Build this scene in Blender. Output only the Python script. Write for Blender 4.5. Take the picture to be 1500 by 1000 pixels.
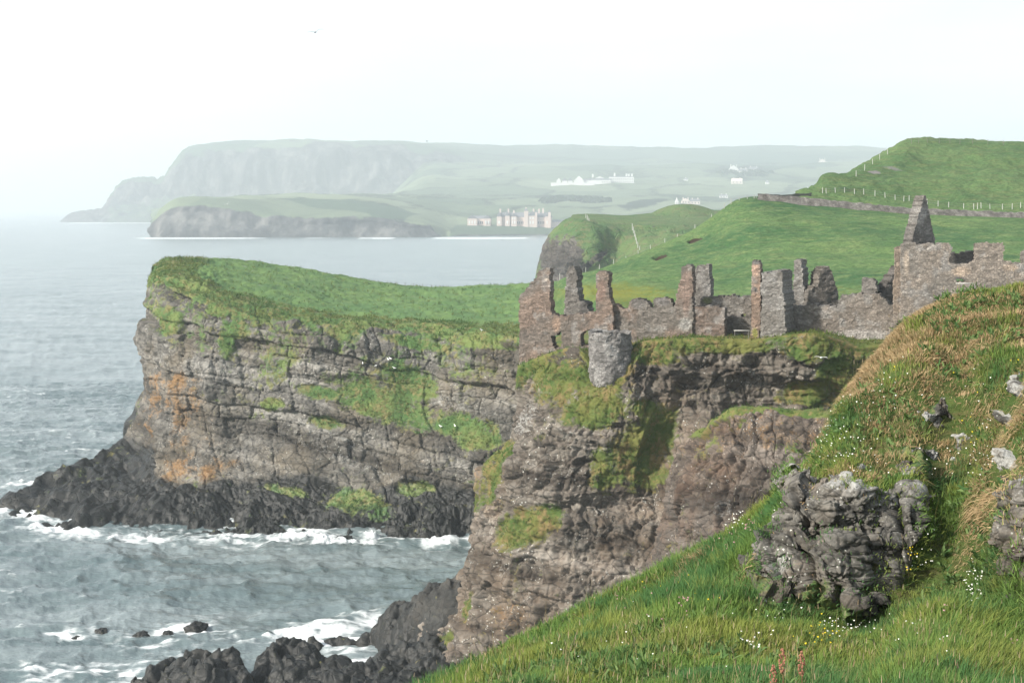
import bpy, math, random
import numpy as np
R = math.radians
for o in list(bpy.data.objects): bpy.data.objects.remove(o)
S = bpy.context.scene
COL = S.collection
random.seed(7); RNG = np.random.default_rng(7)

# ------------------------------------------------------------------ camera
F, HY, EYE = 2400.0, 306.0, 45.0        # focal length and horizon row in photo pixels, eye height in metres
cam = bpy.data.cameras.new('camera'); camo = bpy.data.objects.new('camera', cam); COL.objects.link(camo)
camo.location = (0, 0, EYE); camo.rotation_euler = (R(90), 0, 0)
cam.sensor_width = 36.0; cam.lens = 36.0*F/1500.0
cam.shift_y = -(500.0-HY)/1500.0
cam.clip_start = 0.5; cam.clip_end = 90000
S.camera = camo
S.render.resolution_x = 1024; S.render.resolution_y = 682

# ------------------------------------------------------------------ sky and sun
SUN_EL, SUN_AZ = 31.0, -118.0            # azimuth clockwise from +Y
w = bpy.data.worlds.new('World'); S.world = w; w.use_nodes = True
wt = w.node_tree; wt.nodes.clear()
wo = wt.nodes.new('ShaderNodeOutputWorld'); wb = wt.nodes.new('ShaderNodeBackground')
sky = wt.nodes.new('ShaderNodeTexSky'); sky.sky_type = 'NISHITA'; sky.sun_disc = False
sky.sun_elevation = R(SUN_EL); sky.sun_rotation = R(SUN_AZ); sky.dust_density = 4.0; sky.air_density = 1.0
tc = wt.nodes.new('ShaderNodeTexCoord'); mp = wt.nodes.new('ShaderNodeMapping')
mp.inputs['Scale'].default_value = (1.0, 1.0, 4.5)
cn = wt.nodes.new('ShaderNodeTexNoise'); cn.inputs['Scale'].default_value = 2.6; cn.inputs['Detail'].default_value = 6
cr = wt.nodes.new('ShaderNodeValToRGB')
cr.color_ramp.elements[0].position = 0.32; cr.color_ramp.elements[0].color = (5.3, 6.1, 6.4, 1)
cr.color_ramp.elements[1].position = 0.72; cr.color_ramp.elements[1].color = (6.8, 7.05, 7.1, 1)
mx = wt.nodes.new('ShaderNodeMix'); mx.data_type = 'RGBA'; mx.inputs[0].default_value = 0.86   # thin bright overcast over the blue
L = wt.links.new
L(tc.outputs['Generated'], mp.inputs['Vector']); L(mp.outputs['Vector'], cn.inputs['Vector']); L(cn.outputs['Fac'], cr.inputs['Fac'])
sx = wt.nodes.new('ShaderNodeSeparateXYZ'); mr = wt.nodes.new('ShaderNodeMapRange'); mr.interpolation_type = 'SMOOTHSTEP'
mr.inputs['From Min'].default_value = 0.12; mr.inputs['From Max'].default_value = 0.62; mr.inputs['To Min'].default_value = 0.93; mr.inputs['To Max'].default_value = 0.36
L(tc.outputs['Generated'], sx.inputs[0]); L(sx.outputs[2], mr.inputs['Value']); L(mr.outputs['Result'], mx.inputs[0])
L(sky.outputs['Color'], mx.inputs[6]); L(cr.outputs['Color'], mx.inputs[7]); L(mx.outputs[2], wb.inputs['Color'])
wb.inputs['Strength'].default_value = 0.112; L(wb.outputs['Background'], wo.inputs['Surface'])
sl = bpy.data.lights.new('sun', 'SUN'); sl.energy = 4.4; sl.angle = R(4.0); sl.color = (1.0, 0.95, 0.87)
so = bpy.data.objects.new('sun', sl); COL.objects.link(so); so.location = (-60, -40, 120)
_el, _az = R(SUN_EL), R(SUN_AZ)
from mathutils import Vector
_d = Vector((math.sin(_az)*math.cos(_el), math.cos(_az)*math.cos(_el), math.sin(_el)))
so.rotation_euler = _d.to_track_quat('Z', 'Y').to_euler()
S.view_settings.view_transform = 'Standard'; S.view_settings.look = 'None'
S.view_settings.exposure = 0.74; S.view_settings.gamma = 1.0; S.view_settings.use_curve_mapping = False
S.render.engine = 'CYCLES'
S.cycles.use_denoising = True
S.cycles.max_bounces = 5; S.cycles.diffuse_bounces = 2; S.cycles.glossy_bounces = 2
S.cycles.transmission_bounces = 2; S.cycles.volume_bounces = 1; S.cycles.transparent_max_bounces = 4

# ------------------------------------------------------------------ numpy helpers
def W(px, py, Y):                        # a photo pixel at distance Y -> a point in the world
    return np.array([(px-750.0)/F*Y, Y, EYE-(py-HY)/F*Y])
def WZ(px, Y, z): return np.array([(px-750.0)/F*Y, Y, z])
def proj(P):
    Y = np.maximum(P[..., 1], 1.0)
    return 750+P[..., 0]*F/Y, HY-(P[..., 2]-EYE)*F/Y
def sstep(a, b, x):
    t = np.clip((x-a)/(b-a), 0, 1); return t*t*(3-2*t)
def h3(ix, iy, iz, seed=0):
    with np.errstate(over='ignore'):
        h = (ix.astype(np.int64)*374761393+iy.astype(np.int64)*668265263+iz.astype(np.int64)*2147483647+seed*1274126177)
        h = (h ^ (h >> 13)).astype(np.uint64)*np.uint64(1274126177)
        h = h ^ (h >> np.uint64(16)); h = h*np.uint64(2246822519); h = h ^ (h >> np.uint64(15))
    return (h & np.uint64(0xffffff)).astype(np.float64)/16777216.0
def vnoise(P, seed=0):
    f = np.floor(P); t = P-f; i = f.astype(np.int64); t = t*t*t*(t*(t*6-15)+10)
    r = 0
    for dx in (0, 1):
        wx = t[..., 0] if dx else 1-t[..., 0]
        for dy in (0, 1):
            wy = t[..., 1] if dy else 1-t[..., 1]
            for dz in (0, 1):
                wz = t[..., 2] if dz else 1-t[..., 2]
                r = r+wx*wy*wz*h3(i[..., 0]+dx, i[..., 1]+dy, i[..., 2]+dz, seed)
    return r*2-1
_RT = np.array([[0.36, 0.48, -0.8], [-0.8, 0.6, 0.0], [0.48, 0.64, 0.6]])
def fbm(P, sc=1.0, oc=4, gain=0.5, seed=0, ridged=False):
    Q = P/np.asarray(sc, float); a = 1.0; s = 0; tot = 0
    for k in range(oc):
        n = vnoise(Q, seed+k*17)
        if ridged: n = 1-2*np.abs(n)
        s = s+a*n; tot += a; a *= gain; Q = (Q@_RT.T)*2.03+11.7
    return s/tot*1.5
def worley(P, seed=0):                   # F1, F2 and the nearest cell's random number
    f = np.floor(P).astype(np.int64); n = P.shape[:-1]
    f1 = np.full(n, 9.0); f2 = np.full(n, 9.0); cid = np.zeros(n)
    for dx in (-1, 0, 1):
        for dy in (-1, 0, 1):
            for dz in (-1, 0, 1):
                c = f+np.array([dx, dy, dz]); a = (c[..., 0], c[..., 1], c[..., 2])
                q = np.stack([h3(*a, seed), h3(*a, seed+1), h3(*a, seed+2)], -1)
                d = np.sqrt(((c+q-P)**2).sum(-1)); m = d < f1
                f2 = np.where(m, f1, np.minimum(f2, d)); f1 = np.where(m, d, f1)
                cid = np.where(m, h3(*a, seed+5), cid)
    return f1, f2, cid
def crom(A, counts):                     # Catmull-Rom along axis 0, counts[i] samples per interval
    n = A.shape[0]; out = []; par = []
    B = np.concatenate([2*A[:1]-A[1:2], A, 2*A[-1:]-A[-2:-1]], 0)
    for i in range(n-1):
        c = counts[i]
        for k in range(c+(i == n-2)):
            t = k/c; p0, p1, p2, p3 = B[i], B[i+1], B[i+2], B[i+3]
            g = 0.5*((2*p1)+(p2-p0)*t+(2*p0-5*p1+4*p2-p3)*t*t+(3*p1-p0-3*p2+p3)*t**3)
            lin = p1+(p2-p1)*t
            out.append(0.62*g+0.38*lin); par.append(i+t)
    return np.array(out), np.array(par)
def sheet(ctrl, nu, nv):                 # ctrl (rows, cols, 3) -> dense grid (V, U, 3) and its row / column parameters
    A = np.array(ctrl, float)
    G, v = crom(A, nv)
    H_, u = crom(np.swapaxes(G, 0, 1), nu)
    G = np.swapaxes(H_, 0, 1)
    return G, np.repeat(v[:, None], len(u), 1), np.repeat(u[None], len(v), 0)
def gnorm(G, toward=(0, 0, EYE)):
    du = np.gradient(G, axis=1); dv = np.gradient(G, axis=0)
    N = np.cross(du, dv); N /= np.maximum(np.linalg.norm(N, axis=-1, keepdims=True), 1e-9)
    if (N[..., 2]).mean()+0.5*((np.array(toward)-G)*N).sum(-1).mean()/np.linalg.norm(np.array(toward)-G, axis=-1).mean() < 0: N = -N
    return N
def smooth_normals(N, it=6):
    for _ in range(it):
        M = N.copy(); M[1:] += N[:-1]; M[:-1] += N[1:]; M[:, 1:] += N[:, :-1]; M[:, :-1] += N[:, 1:]
        N = M/np.maximum(np.linalg.norm(M, axis=-1, keepdims=True), 1e-9)
    return N
def blob(px, py, cx, cy, rx, ry, rot=0.0):
    c, s = math.cos(R(rot)), math.sin(R(rot)); dx, dy = px-cx, py-cy
    a = (dx*c+dy*s)/rx; b = (-dx*s+dy*c)/ry
    return np.clip(1.0-(a*a+b*b), -1.5, 1)
def mk(name, V, faces, mat, parent=None, smooth=True, attrs=None):
    """one mesh object from numpy verts and an (n,k) array (or list of such arrays) of faces"""
    V = np.ascontiguousarray(V, dtype=np.float32).reshape(-1, 3)
    if not isinstance(faces, list): faces = [faces]
    faces = [np.asarray(f, np.int32) for f in faces if len(f)]
    me = bpy.data.meshes.new(name)
    me.vertices.add(len(V)); me.vertices.foreach_set('co', V.ravel())
    idx = np.concatenate([f.ravel() for f in faces])
    tot = np.concatenate([np.full(len(f), f.shape[1], np.int32) for f in faces])
    st = np.concatenate([[0], np.cumsum(tot)[:-1]]).astype(np.int32)
    me.loops.add(len(idx)); me.loops.foreach_set('vertex_index', idx)
    me.polygons.add(len(tot)); me.polygons.foreach_set('loop_start', st)
    me.polygons.foreach_set('use_smooth', np.full(len(tot), bool(smooth)))
    me.update(calc_edges=True)
    for k, a in (attrs or {}).items():
        a = np.asarray(a, np.float32).reshape(len(V), -1)
        if a.shape[1] == 3: a = np.concatenate([a, np.ones((len(V), 1), np.float32)], 1)
        at = me.attributes.new(k, 'FLOAT_COLOR', 'POINT'); at.data.foreach_set('color', np.ascontiguousarray(a).ravel())
    if mat: me.materials.append(mat)
    o = bpy.data.objects.new(name, me); COL.objects.link(o)
    if parent: o.parent = parent
    return o
def gridfaces(nv, nu):
    i = np.arange(nv*nu).reshape(nv, nu)
    return np.stack([i[:-1, :-1], i[:-1, 1:], i[1:, 1:], i[1:, :-1]], -1).reshape(-1, 4)
def tag(o, label, cat, group=None):
    o['label'] = label; o['category'] = cat
    if group: o['group'] = group
    return o
def kind(o, k): o['kind'] = k; return o
def empty(name, loc, rz=0.0):
    o = bpy.data.objects.new(name, None); COL.objects.link(o); o.location = [float(v) for v in loc]; o.rotation_euler = (0, 0, rz)
    o.empty_display_size = 0.2
    return o
class MB:                                # boxes, prisms and tubes gathered into one mesh
    def __init__(s): s.v = []; s.f3 = []; s.f4 = []; s.n = 0
    def add(s, V, f4=(), f3=()):
        V = np.asarray(V, float).reshape(-1, 3); s.v.append(V)
        s.f4 += [[a+s.n for a in f] for f in f4]; s.f3 += [[a+s.n for a in f] for f in f3]; s.n += len(V); return s
    def box(s, x0, x1, y0, y1, z0, z1):
        V = [(x, y, z) for z in (z0, z1) for y in (y0, y1) for x in (x0, x1)]
        return s.add(V, [(0, 2, 3, 1), (4, 5, 7, 6), (0, 1, 5, 4), (2, 6, 7, 3), (0, 4, 6, 2), (1, 3, 7, 5)])
    def gable(s, x0, x1, y0, y1, z0, z1, along='x', ov=0.0):   # a pitched roof, ridge along x or y
        if along == 'x':
            V = [(x0, y0, z0), (x1, y0, z0), (x1, y1, z0), (x0, y1, z0), (x0+ov, (y0+y1)/2, z1), (x1-ov, (y0+y1)/2, z1)]
            return s.add(V, [(0, 1, 5, 4), (2, 3, 4, 5), (0, 3, 2, 1)], [(0, 4, 3), (1, 2, 5)])
        V = [(x0, y0, z0), (x0, y1, z0), (x1, y1, z0), (x1, y0, z0), ((x0+x1)/2, y0+ov, z1), ((x0+x1)/2, y1-ov, z1)]
        return s.add(V, [(0, 1, 5, 4), (2, 3, 4, 5), (0, 3, 2, 1)], [(0, 4, 3), (1, 2, 5)])
    def tube(s, pts, rad, n=6):
        pts = np.asarray(pts, float); rad = np.broadcast_to(np.asarray(rad, float), (len(pts),))
        V = []; 
        for i, p in enumerate(pts):
            t = pts[min(i+1, len(pts)-1)]-pts[max(i-1, 0)]; t /= np.linalg.norm(t)+1e-9
            a = np.cross(t, (0, 0, 1)) if abs(t[2]) < 0.9 else np.cross(t, (1, 0, 0)); a /= np.linalg.norm(a); b = np.cross(t, a)
            for k in range(n):
                V.append(p+rad[i]*(a*math.cos(2*math.pi*k/n)+b*math.sin(2*math.pi*k/n)))
        f4 = [(i*n+k, i*n+(k+1) % n, (i+1)*n+(k+1) % n, (i+1)*n+k) for i in range(len(pts)-1) for k in range(n)]
        m = len(V); V += [pts[0], pts[-1]]
        f3 = [(m, (k+1) % n, k) for k in range(n)]+[(m+1, (len(pts)-1)*n+k, (len(pts)-1)*n+(k+1) % n) for k in range(n)]
        return s.add(V, f4, f3)
    def build(s, name, mat, parent=None, smooth=False):
        fs = []
        if s.f4: fs.append(np.array(s.f4))
        if s.f3: fs.append(np.array(s.f3))
        return mk(name, np.concatenate(s.v), fs, mat, parent, smooth)

# ------------------------------------------------------------------ materials
class NT:
    def __init__(s, name):
        s.m = bpy.data.materials.new(name); s.m.use_nodes = True; s.t = s.m.node_tree; s.t.nodes.clear()
        s.out = s.t.nodes.new('ShaderNodeOutputMaterial')
        s.co = s.t.nodes.new('ShaderNodeTexCoord').outputs['Object']
    def set(s, sock, v):
        if hasattr(v, 'node'): s.t.links.new(v, sock)
        elif isinstance(v, (tuple, list)): sock.default_value = tuple(v)+((1,) if len(v) == 3 and sock.type == 'RGBA' else ())
        else: sock.default_value = v
    def math(s, op, a, b=0.0, clamp=False):
        n = s.t.nodes.new('ShaderNodeMath'); n.operation = op; n.use_clamp = clamp
        s.set(n.inputs[0], a); s.set(n.inputs[1], b); return n.outputs[0]
    def mad(s, a, k, c): return s.math('ADD', s.math('MULTIPLY', a, k), c)
    def map(s, scale=(1, 1, 1), v=None):
        n = s.t.nodes.new('ShaderNodeMapping'); s.set(n.inputs['Vector'], v or s.co); n.inputs['Scale'].default_value = scale; return n.outputs[0]
    def noise(s, sc, det=5, v=None, rough=0.55, dist=0.0, col=False):
        n = s.t.nodes.new('ShaderNodeTexNoise'); n.inputs['Scale'].default_value = sc; n.inputs['Detail'].default_value = det
        n.inputs['Roughness'].default_value = rough; n.inputs['Distortion'].default_value = dist
        s.set(n.inputs['Vector'], v or s.co); return n.outputs['Color' if col else 'Fac']
    def voro(s, sc, v=None, feature='F1', out='Distance', rnd=1.0):
        n = s.t.nodes.new('ShaderNodeTexVoronoi'); n.feature = feature; n.inputs['Scale'].default_value = sc
        n.inputs['Randomness'].default_value = rnd; s.set(n.inputs['Vector'], v or s.co); return n.outputs[out]
    def ramp(s, fac, *st):
        n = s.t.nodes.new('ShaderNodeValToRGB'); e = n.color_ramp.elements
        while len(e) < len(st): e.new(0.5)
        for k, (p, c) in enumerate(st):
            e[k].position = p; e[k].color = tuple(c)+(1,) if isinstance(c, (tuple, list)) else (c, c, c, 1)
        s.set(n.inputs['Fac'], fac); return n.outputs['Color']
    def step(s, x, a, b):
        n = s.t.nodes.new('ShaderNodeMapRange'); n.interpolation_type = 'SMOOTHSTEP'
        s.set(n.inputs['Value'], x); n.inputs['From Min'].default_value = a; n.inputs['From Max'].default_value = b; return n.outputs['Result']
    def mix(s, f, a, b, mode='MIX'):
        n = s.t.nodes.new('ShaderNodeMix'); n.data_type = 'RGBA'; n.blend_type = mode
        s.set(n.inputs[0], f); s.set(n.inputs[6], a); s.set(n.inputs[7], b); return n.outputs[2]
    def attr(s, name):
        n = s.t.nodes.new('ShaderNodeAttribute'); n.attribute_name = name; return n
    def sep(s, c):
        n = s.t.nodes.new('ShaderNodeSeparateColor'); s.set(n.inputs[0], c); return n.outputs
    def bump(s, h, strength=0.5, dist=0.1, nrm=None):
        n = s.t.nodes.new('ShaderNodeBump'); n.inputs['Strength'].default_value = strength; n.inputs['Distance'].default_value = dist
        s.set(n.inputs['Height'], h)
        if nrm: s.set(n.inputs['Normal'], nrm)
        return n.outputs[0]
    def bsdf(s, col, rough=0.9, spec=0.2, nrm=None):
        n = s.t.nodes.new('ShaderNodeBsdfPrincipled'); s.set(n.inputs['Base Color'], col); s.set(n.inputs['Roughness'], rough)
        n.inputs['Specular IOR Level'].default_value = spec
        if nrm: s.set(n.inputs['Normal'], nrm)
        return n
    def done(s, sh):
        s.t.links.new(sh.outputs[0] if hasattr(sh, 'outputs') else sh, s.out.inputs['Surface']); return s.m
def plain(name, col, rough=0.85, spec=0.2, var=0.15, sc=2.0):
    t = NT(name); n = t.noise(sc, 4)
    c = t.mix(n, tuple(x*(1-var) for x in col), tuple(min(1, x*(1+var)) for x in col))
    return t.done(t.bsdf(c, rough, spec))

def cliff_mat(name, dark, mid, light, warm, k=1.0, dip=0.17, gA=(0.045, 0.095, 0.03), gB=(0.10, 0.135, 0.042), gC=(0.17, 0.14, 0.065), bumpd=0.12, spk=0.5):
    """rock with beds, stains and plant cover; attribute mask: R plants, G orange lichen, B pale, A dark_wet"""
    t = NT(name); a = t.attr('mask'); rg = t.sep(a.outputs['Color'])
    n1 = t.noise(0.09*k, 7, rough=0.62); n2 = t.noise(0.7*k, 6, rough=0.65); n3 = t.noise(4.0*k, 5, rough=0.7)
    # beds follow the dip of the strata
    x = t.t.nodes.new('ShaderNodeSeparateXYZ'); t.set(x.inputs[0], t.co)
    z = t.math('ADD', t.math('MULTIPLY', x.outputs[0], dip), x.outputs[2])
    z = t.math('ADD', z, t.math('MULTIPLY', n1, 3.0/k))
    cv = t.t.nodes.new('ShaderNodeCombineXYZ'); t.set(cv.inputs[2], t.math('MULTIPLY', z, 0.9*k))
    t.set(cv.inputs[0], t.math('MULTIPLY', x.outputs[0], 0.05*k)); t.set(cv.inputs[1], t.math('MULTIPLY', x.outputs[1], 0.05*k))
    bed = t.noise(1.0, 4, cv.outputs[0], 0.6)
    mixv = t.math('ADD', t.math('MULTIPLY', bed, 0.42), t.math('ADD', t.math('MULTIPLY', n2, 0.38), t.math('MULTIPLY', n3, 0.2)))
    rock = t.ramp(mixv, (0.30, dark), (0.46, mid), (0.60, light), (0.75, tuple(min(1, c*1.35) for c in light)))
    rock = t.mix(t.step(n1, 0.45, 0.68), rock, t.mix(0.75, rock, warm, 'MIX'))
    big = t.noise(0.33, 3, cv.outputs[0], 0.5); rock = t.mix(0.9, rock, t.ramp(big, (0.36, (0.5, 0.48, 0.46)), (0.5, (1.0, 0.99, 0.97)), (0.62, (1.5, 1.5, 1.5))), 'MULTIPLY')
    # hairline cracks
    cr = t.voro(0.55*k, t.map((1, 1, 1.6)), 'DISTANCE_TO_EDGE'); rock = t.mix(t.math('MULTIPLY', t.step(cr, 0.07, 0.0), 0.55), rock, dark)
    # small pale lichen and lime spots
    sp = t.voro(2.3*k, None, 'F1'); spf = t.math('MULTIPLY', t.step(sp, 0.26, 0.14), t.step(t.noise(0.35*k, 4), 0.50, 0.62))
    rock = t.mix(t.math('MULTIPLY', spf, spk), rock, (0.55, 0.55, 0.50))
    of = t.step(t.math('ADD', rg[1], t.math('ADD', t.math('MULTIPLY', t.math('SUBTRACT', n2, 0.5), 1.8), t.math('MULTIPLY', t.math('SUBTRACT', n3, 0.5), 1.4))), 0.26, 0.85)
    rock = t.mix(t.math('MULTIPLY', of, 0.75), rock, t.mix(n3, (0.15, 0.085, 0.035), (0.30, 0.16, 0.05)))
    pf = t.step(t.math('ADD', rg[2], t.math('ADD', t.math('MULTIPLY', t.math('SUBTRACT', n3, 0.5), 1.5), t.math('MULTIPLY', t.math('SUBTRACT', n2, 0.5), 1.2))), 0.30, 0.85)
    rock = t.mix(t.math('MULTIPLY', pf, 0.8), rock, t.mix(n2, (0.22, 0.22, 0.215), (0.42, 0.42, 0.39)))
    dark_wet = t.step(t.math('ADD', a.outputs['Alpha'], t.math('MULTIPLY', t.math('SUBTRACT', n2, 0.5), 0.8)), 0.3, 0.7)
    rock = t.mix(dark_wet, rock, t.mix(n3, (0.009, 0.010, 0.010), (0.03, 0.03, 0.027)))
    gn = t.noise(0.22*k, 6, rough=0.6); gn2 = t.noise(1.4*k, 5, rough=0.7)
    gcol = t.mix(t.step(gn, 0.38, 0.66), gA, gB); gcol = t.mix(t.math('MULTIPLY', t.step(t.math('ADD', gn2, t.math('MULTIPLY', t.math('SUBTRACT', t.noise(0.4*k, 4), 0.5), 0.8)), 0.46, 0.7), 0.85), gcol, gC)
    gcol = t.mix(t.math('MULTIPLY', t.step(rg[2], 0.25, 0.7), t.step(rg[0], 0.85, 0.95)), gcol, t.mix(t.step(gn, 0.35, 0.7), tuple(c*f for c, f in zip(gA, (1.2, 1.2, 1.35))), tuple(c*f for c, f in zip(gB, (0.95, 1.16, 1.2)))))
    gf = t.step(t.math('ADD', rg[0], t.math('ADD', t.math('MULTIPLY', t.math('SUBTRACT', t.noise(0.55*k, 4, rough=0.6), 0.5), 1.5), t.math('MULTIPLY', t.math('SUBTRACT', gn2, 0.5), 1.9))), 0.30, 0.72)
    col = t.mix(gf, rock, gcol)
    hgt = t.math('ADD', t.math('MULTIPLY', n2, 1.2), t.math('ADD', t.math('MULTIPLY', n3, 0.6), t.math('MULTIPLY', t.step(cr, 0.0, 0.1), 0.35)))
    nr = t.bump(hgt, 0.9, bumpd/k)
    rough = t.mix(dark_wet, (0.92, 0.92, 0.92), (0.45, 0.45, 0.45))
    return t.done(t.bsdf(col, rough, 0.25, nr))
def pasture_mat(name, A, B, C, k=1.0, stripe=0.0):
    t = NT(name); a = t.attr('mask'); rg = t.sep(a.outputs['Color'])
    n1 = t.noise(0.05*k, 6, rough=0.6); n2 = t.noise(0.6*k, 6, t.map((0.35, 0.6, 2.5)), 0.72); n3 = t.noise(2.2*k, 5, t.map((0.6, 0.6, 1.6)), 0.75)
    c = t.mix(t.step(n1, 0.35, 0.66), A, B); c = t.mix(t.math('MULTIPLY', t.step(n2, 0.42, 0.7), 0.85), c, C)
    c = t.mix(t.math('MULTIPLY', t.step(n3, 0.40, 0.66), 0.6), c, tuple(x*0.45 for x in A))
    c = t.mix(t.step(t.math('ADD', rg[1], t.math('MULTIPLY', t.math('SUBTRACT', n3, 0.5), 1.6)), 0.35, 1.1), c, (0.19, 0.185, 0.025))   # buttercups
    c = t.mix(t.step(t.math('ADD', rg[2], t.math('MULTIPLY', t.math('SUBTRACT', n2, 0.5), 0.9)), 0.35, 0.5), c, (0.045, 0.032, 0.022))  # bare earth
    c = t.mix(t.step(a.outputs['Alpha'], 0.35, 0.65), c, t.mix(n3, (0.13, 0.125, 0.12), (0.2, 0.19, 0.18)))
    h = t.math('ADD', n2, t.math('MULTIPLY', n3, 0.5))
    return t.done(t.bsdf(c, 0.95, 0.1, t.bump(h, 1.0, 0.6/k)))
# ------------------------------------------------------------------ terrain
SH = {}                                  # finished grids, for setting things down on them
def block_rock(P, N, sc1, a1, sc2, a2, groove=0.5, seed=0, dip=0.17):
    """jointed blocks: random push per block and a groove between blocks"""
    Q = P.copy(); Q[..., 2] = P[..., 2]+dip*P[..., 0]
    Q = Q+0.25*sc1[0]*np.stack([vnoise(P/sc1[0], seed+31), vnoise(P/sc1[0], seed+32), vnoise(P/sc1[0], seed+33)], -1)
    f1, f2, c = worley(Q/np.array(sc1), seed)
    d = a1*(c-0.5)*2-groove*a1*np.exp(-((f2-f1)/0.09)**2)
    f1, f2, c = worley(Q/np.array(sc2)+5.3, seed+9)
    d = d+a2*(c-0.5)*2-groove*a2*np.exp(-((f2-f1)/0.10)**2)
    return d
def beds(P, amp, thick, dip, seed):
    s = P[..., 2]+dip*P[..., 0]+1.2*fbm(P, 18, 2, seed=seed+3)
    q = np.stack([P[..., 0]*0.02, P[..., 1]*0.02, s/thick], -1)
    b = vnoise(q, seed)+0.5*vnoise(q*2.3+7, seed+1)
    return amp*np.tanh(2.2*b)
def courses(P, U, thick, width, amp, dip, seed, warp=1.0, rnd=0.25):
    """beds of rock broken by upright joints: every bed and every joint block stands out by its own amount"""
    s = P[..., 2]+dip*P[..., 0]+warp*fbm(P, 16, 3, seed=seed+3)+0.55*warp*fbm(P, 4.5, 3, seed=seed+8)
    q = s/thick+0.45*np.sin(s/thick*1.7+seed); k = np.floor(q); fq = q-k; ki = k.astype(int)
    ph = h3(ki, ki*0+seed, ki*0, 1); wd = width*(0.6+1.1*h3(ki, ki*0+seed, ki*0, 2))
    uu = (U+0.9*warp*fbm(P, 4.0, 3, seed=seed+5))/wd+ph*9; j = np.floor(uu); fj = uu-j; ji = j.astype(int)
    r = h3(ki, ji, ki*0+seed, 3); b = h3(ki, ki*0+seed, ki*0, 4)
    gap = np.exp(-(np.minimum(fj, 1-fj)*wd/0.2)**2)*0.45*(0.3+1.4*h3(ki, ji, ki*0+seed, 6))+np.exp(-(np.minimum(fq, 1-fq)*thick/0.16)**2)*0.5
    return amp*((r-0.5)*1.1+(b-0.5)*1.5-gap*0.75+rnd*np.sin(fq*math.pi))
def finish(name, G, mask, mat, k='structure'):
    o = mk(name, G, gridfaces(*G.shape[:2]), mat, None, True, {'mask': mask})
    kind(o, k); SH[name] = G; return o
def hit(px, py, *names):                 # nearest visible grid point of the named terrain under a photo pixel
    best = None
    for n in names:
        P = SH[n].reshape(-1, 3); x, y = proj(P); d = (x-px)**2+(y-py)**2; j = d.argmin()
        m = d < max(9.0, d[j]*1.5)
        i = np.where(m)[0][P[m][:, 1].argmin()]
        if best is None or d[i] < best[0]-4 or (abs(d[i]-best[0]) <= 4 and P[i][1] < best[1][1]): best = (d[i], P[i])
    return best[1].copy()

M_head = cliff_mat('headland_rock', (0.022, 0.022, 0.022), (0.083, 0.079, 0.071), (0.19, 0.182, 0.165), (0.112, 0.094, 0.068), gA=(0.062, 0.12, 0.036), gB=(0.125, 0.165, 0.05), gC=(0.175, 0.15, 0.065))
M_crag = cliff_mat('crag_rock', (0.022, 0.02, 0.018), (0.083, 0.07, 0.058), (0.185, 0.168, 0.145), (0.13, 0.095, 0.066), 1.2, 0.05, spk=0.7,
                   gA=(0.05, 0.085, 0.018), gB=(0.11, 0.115, 0.03), gC=(0.17, 0.12, 0.055))
M_out = cliff_mat('outcrop_rock', (0.018, 0.018, 0.017), (0.07, 0.067, 0.06), (0.15, 0.143, 0.13), (0.105, 0.082, 0.06), 5.0, 0.05, bumpd=0.15, spk=0.8)
M_wet = cliff_mat('shore_rock', (0.012, 0.013, 0.013), (0.028, 0.029, 0.028), (0.06, 0.058, 0.052), (0.05, 0.04, 0.03), 1.6, 0.0, spk=0.12)
M_far = cliff_mat('far_cliff', (0.05, 0.05, 0.05), (0.10, 0.10, 0.095), (0.18, 0.17, 0.16), (0.13, 0.11, 0.09), 0.12, 0.0, bumpd=0.5, spk=0.0,
                  gA=(0.06, 0.10, 0.03), gB=(0.10, 0.13, 0.045), gC=(0.13, 0.13, 0.06))
M_field = pasture_mat('pasture', (0.05, 0.118, 0.044), (0.115, 0.19, 0.066), (0.17, 0.22, 0.085))
M_hill = pasture_mat('turf', (0.05, 0.09, 0.022), (0.08, 0.11, 0.03), (0.12, 0.10, 0.045), 4.0)

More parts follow.
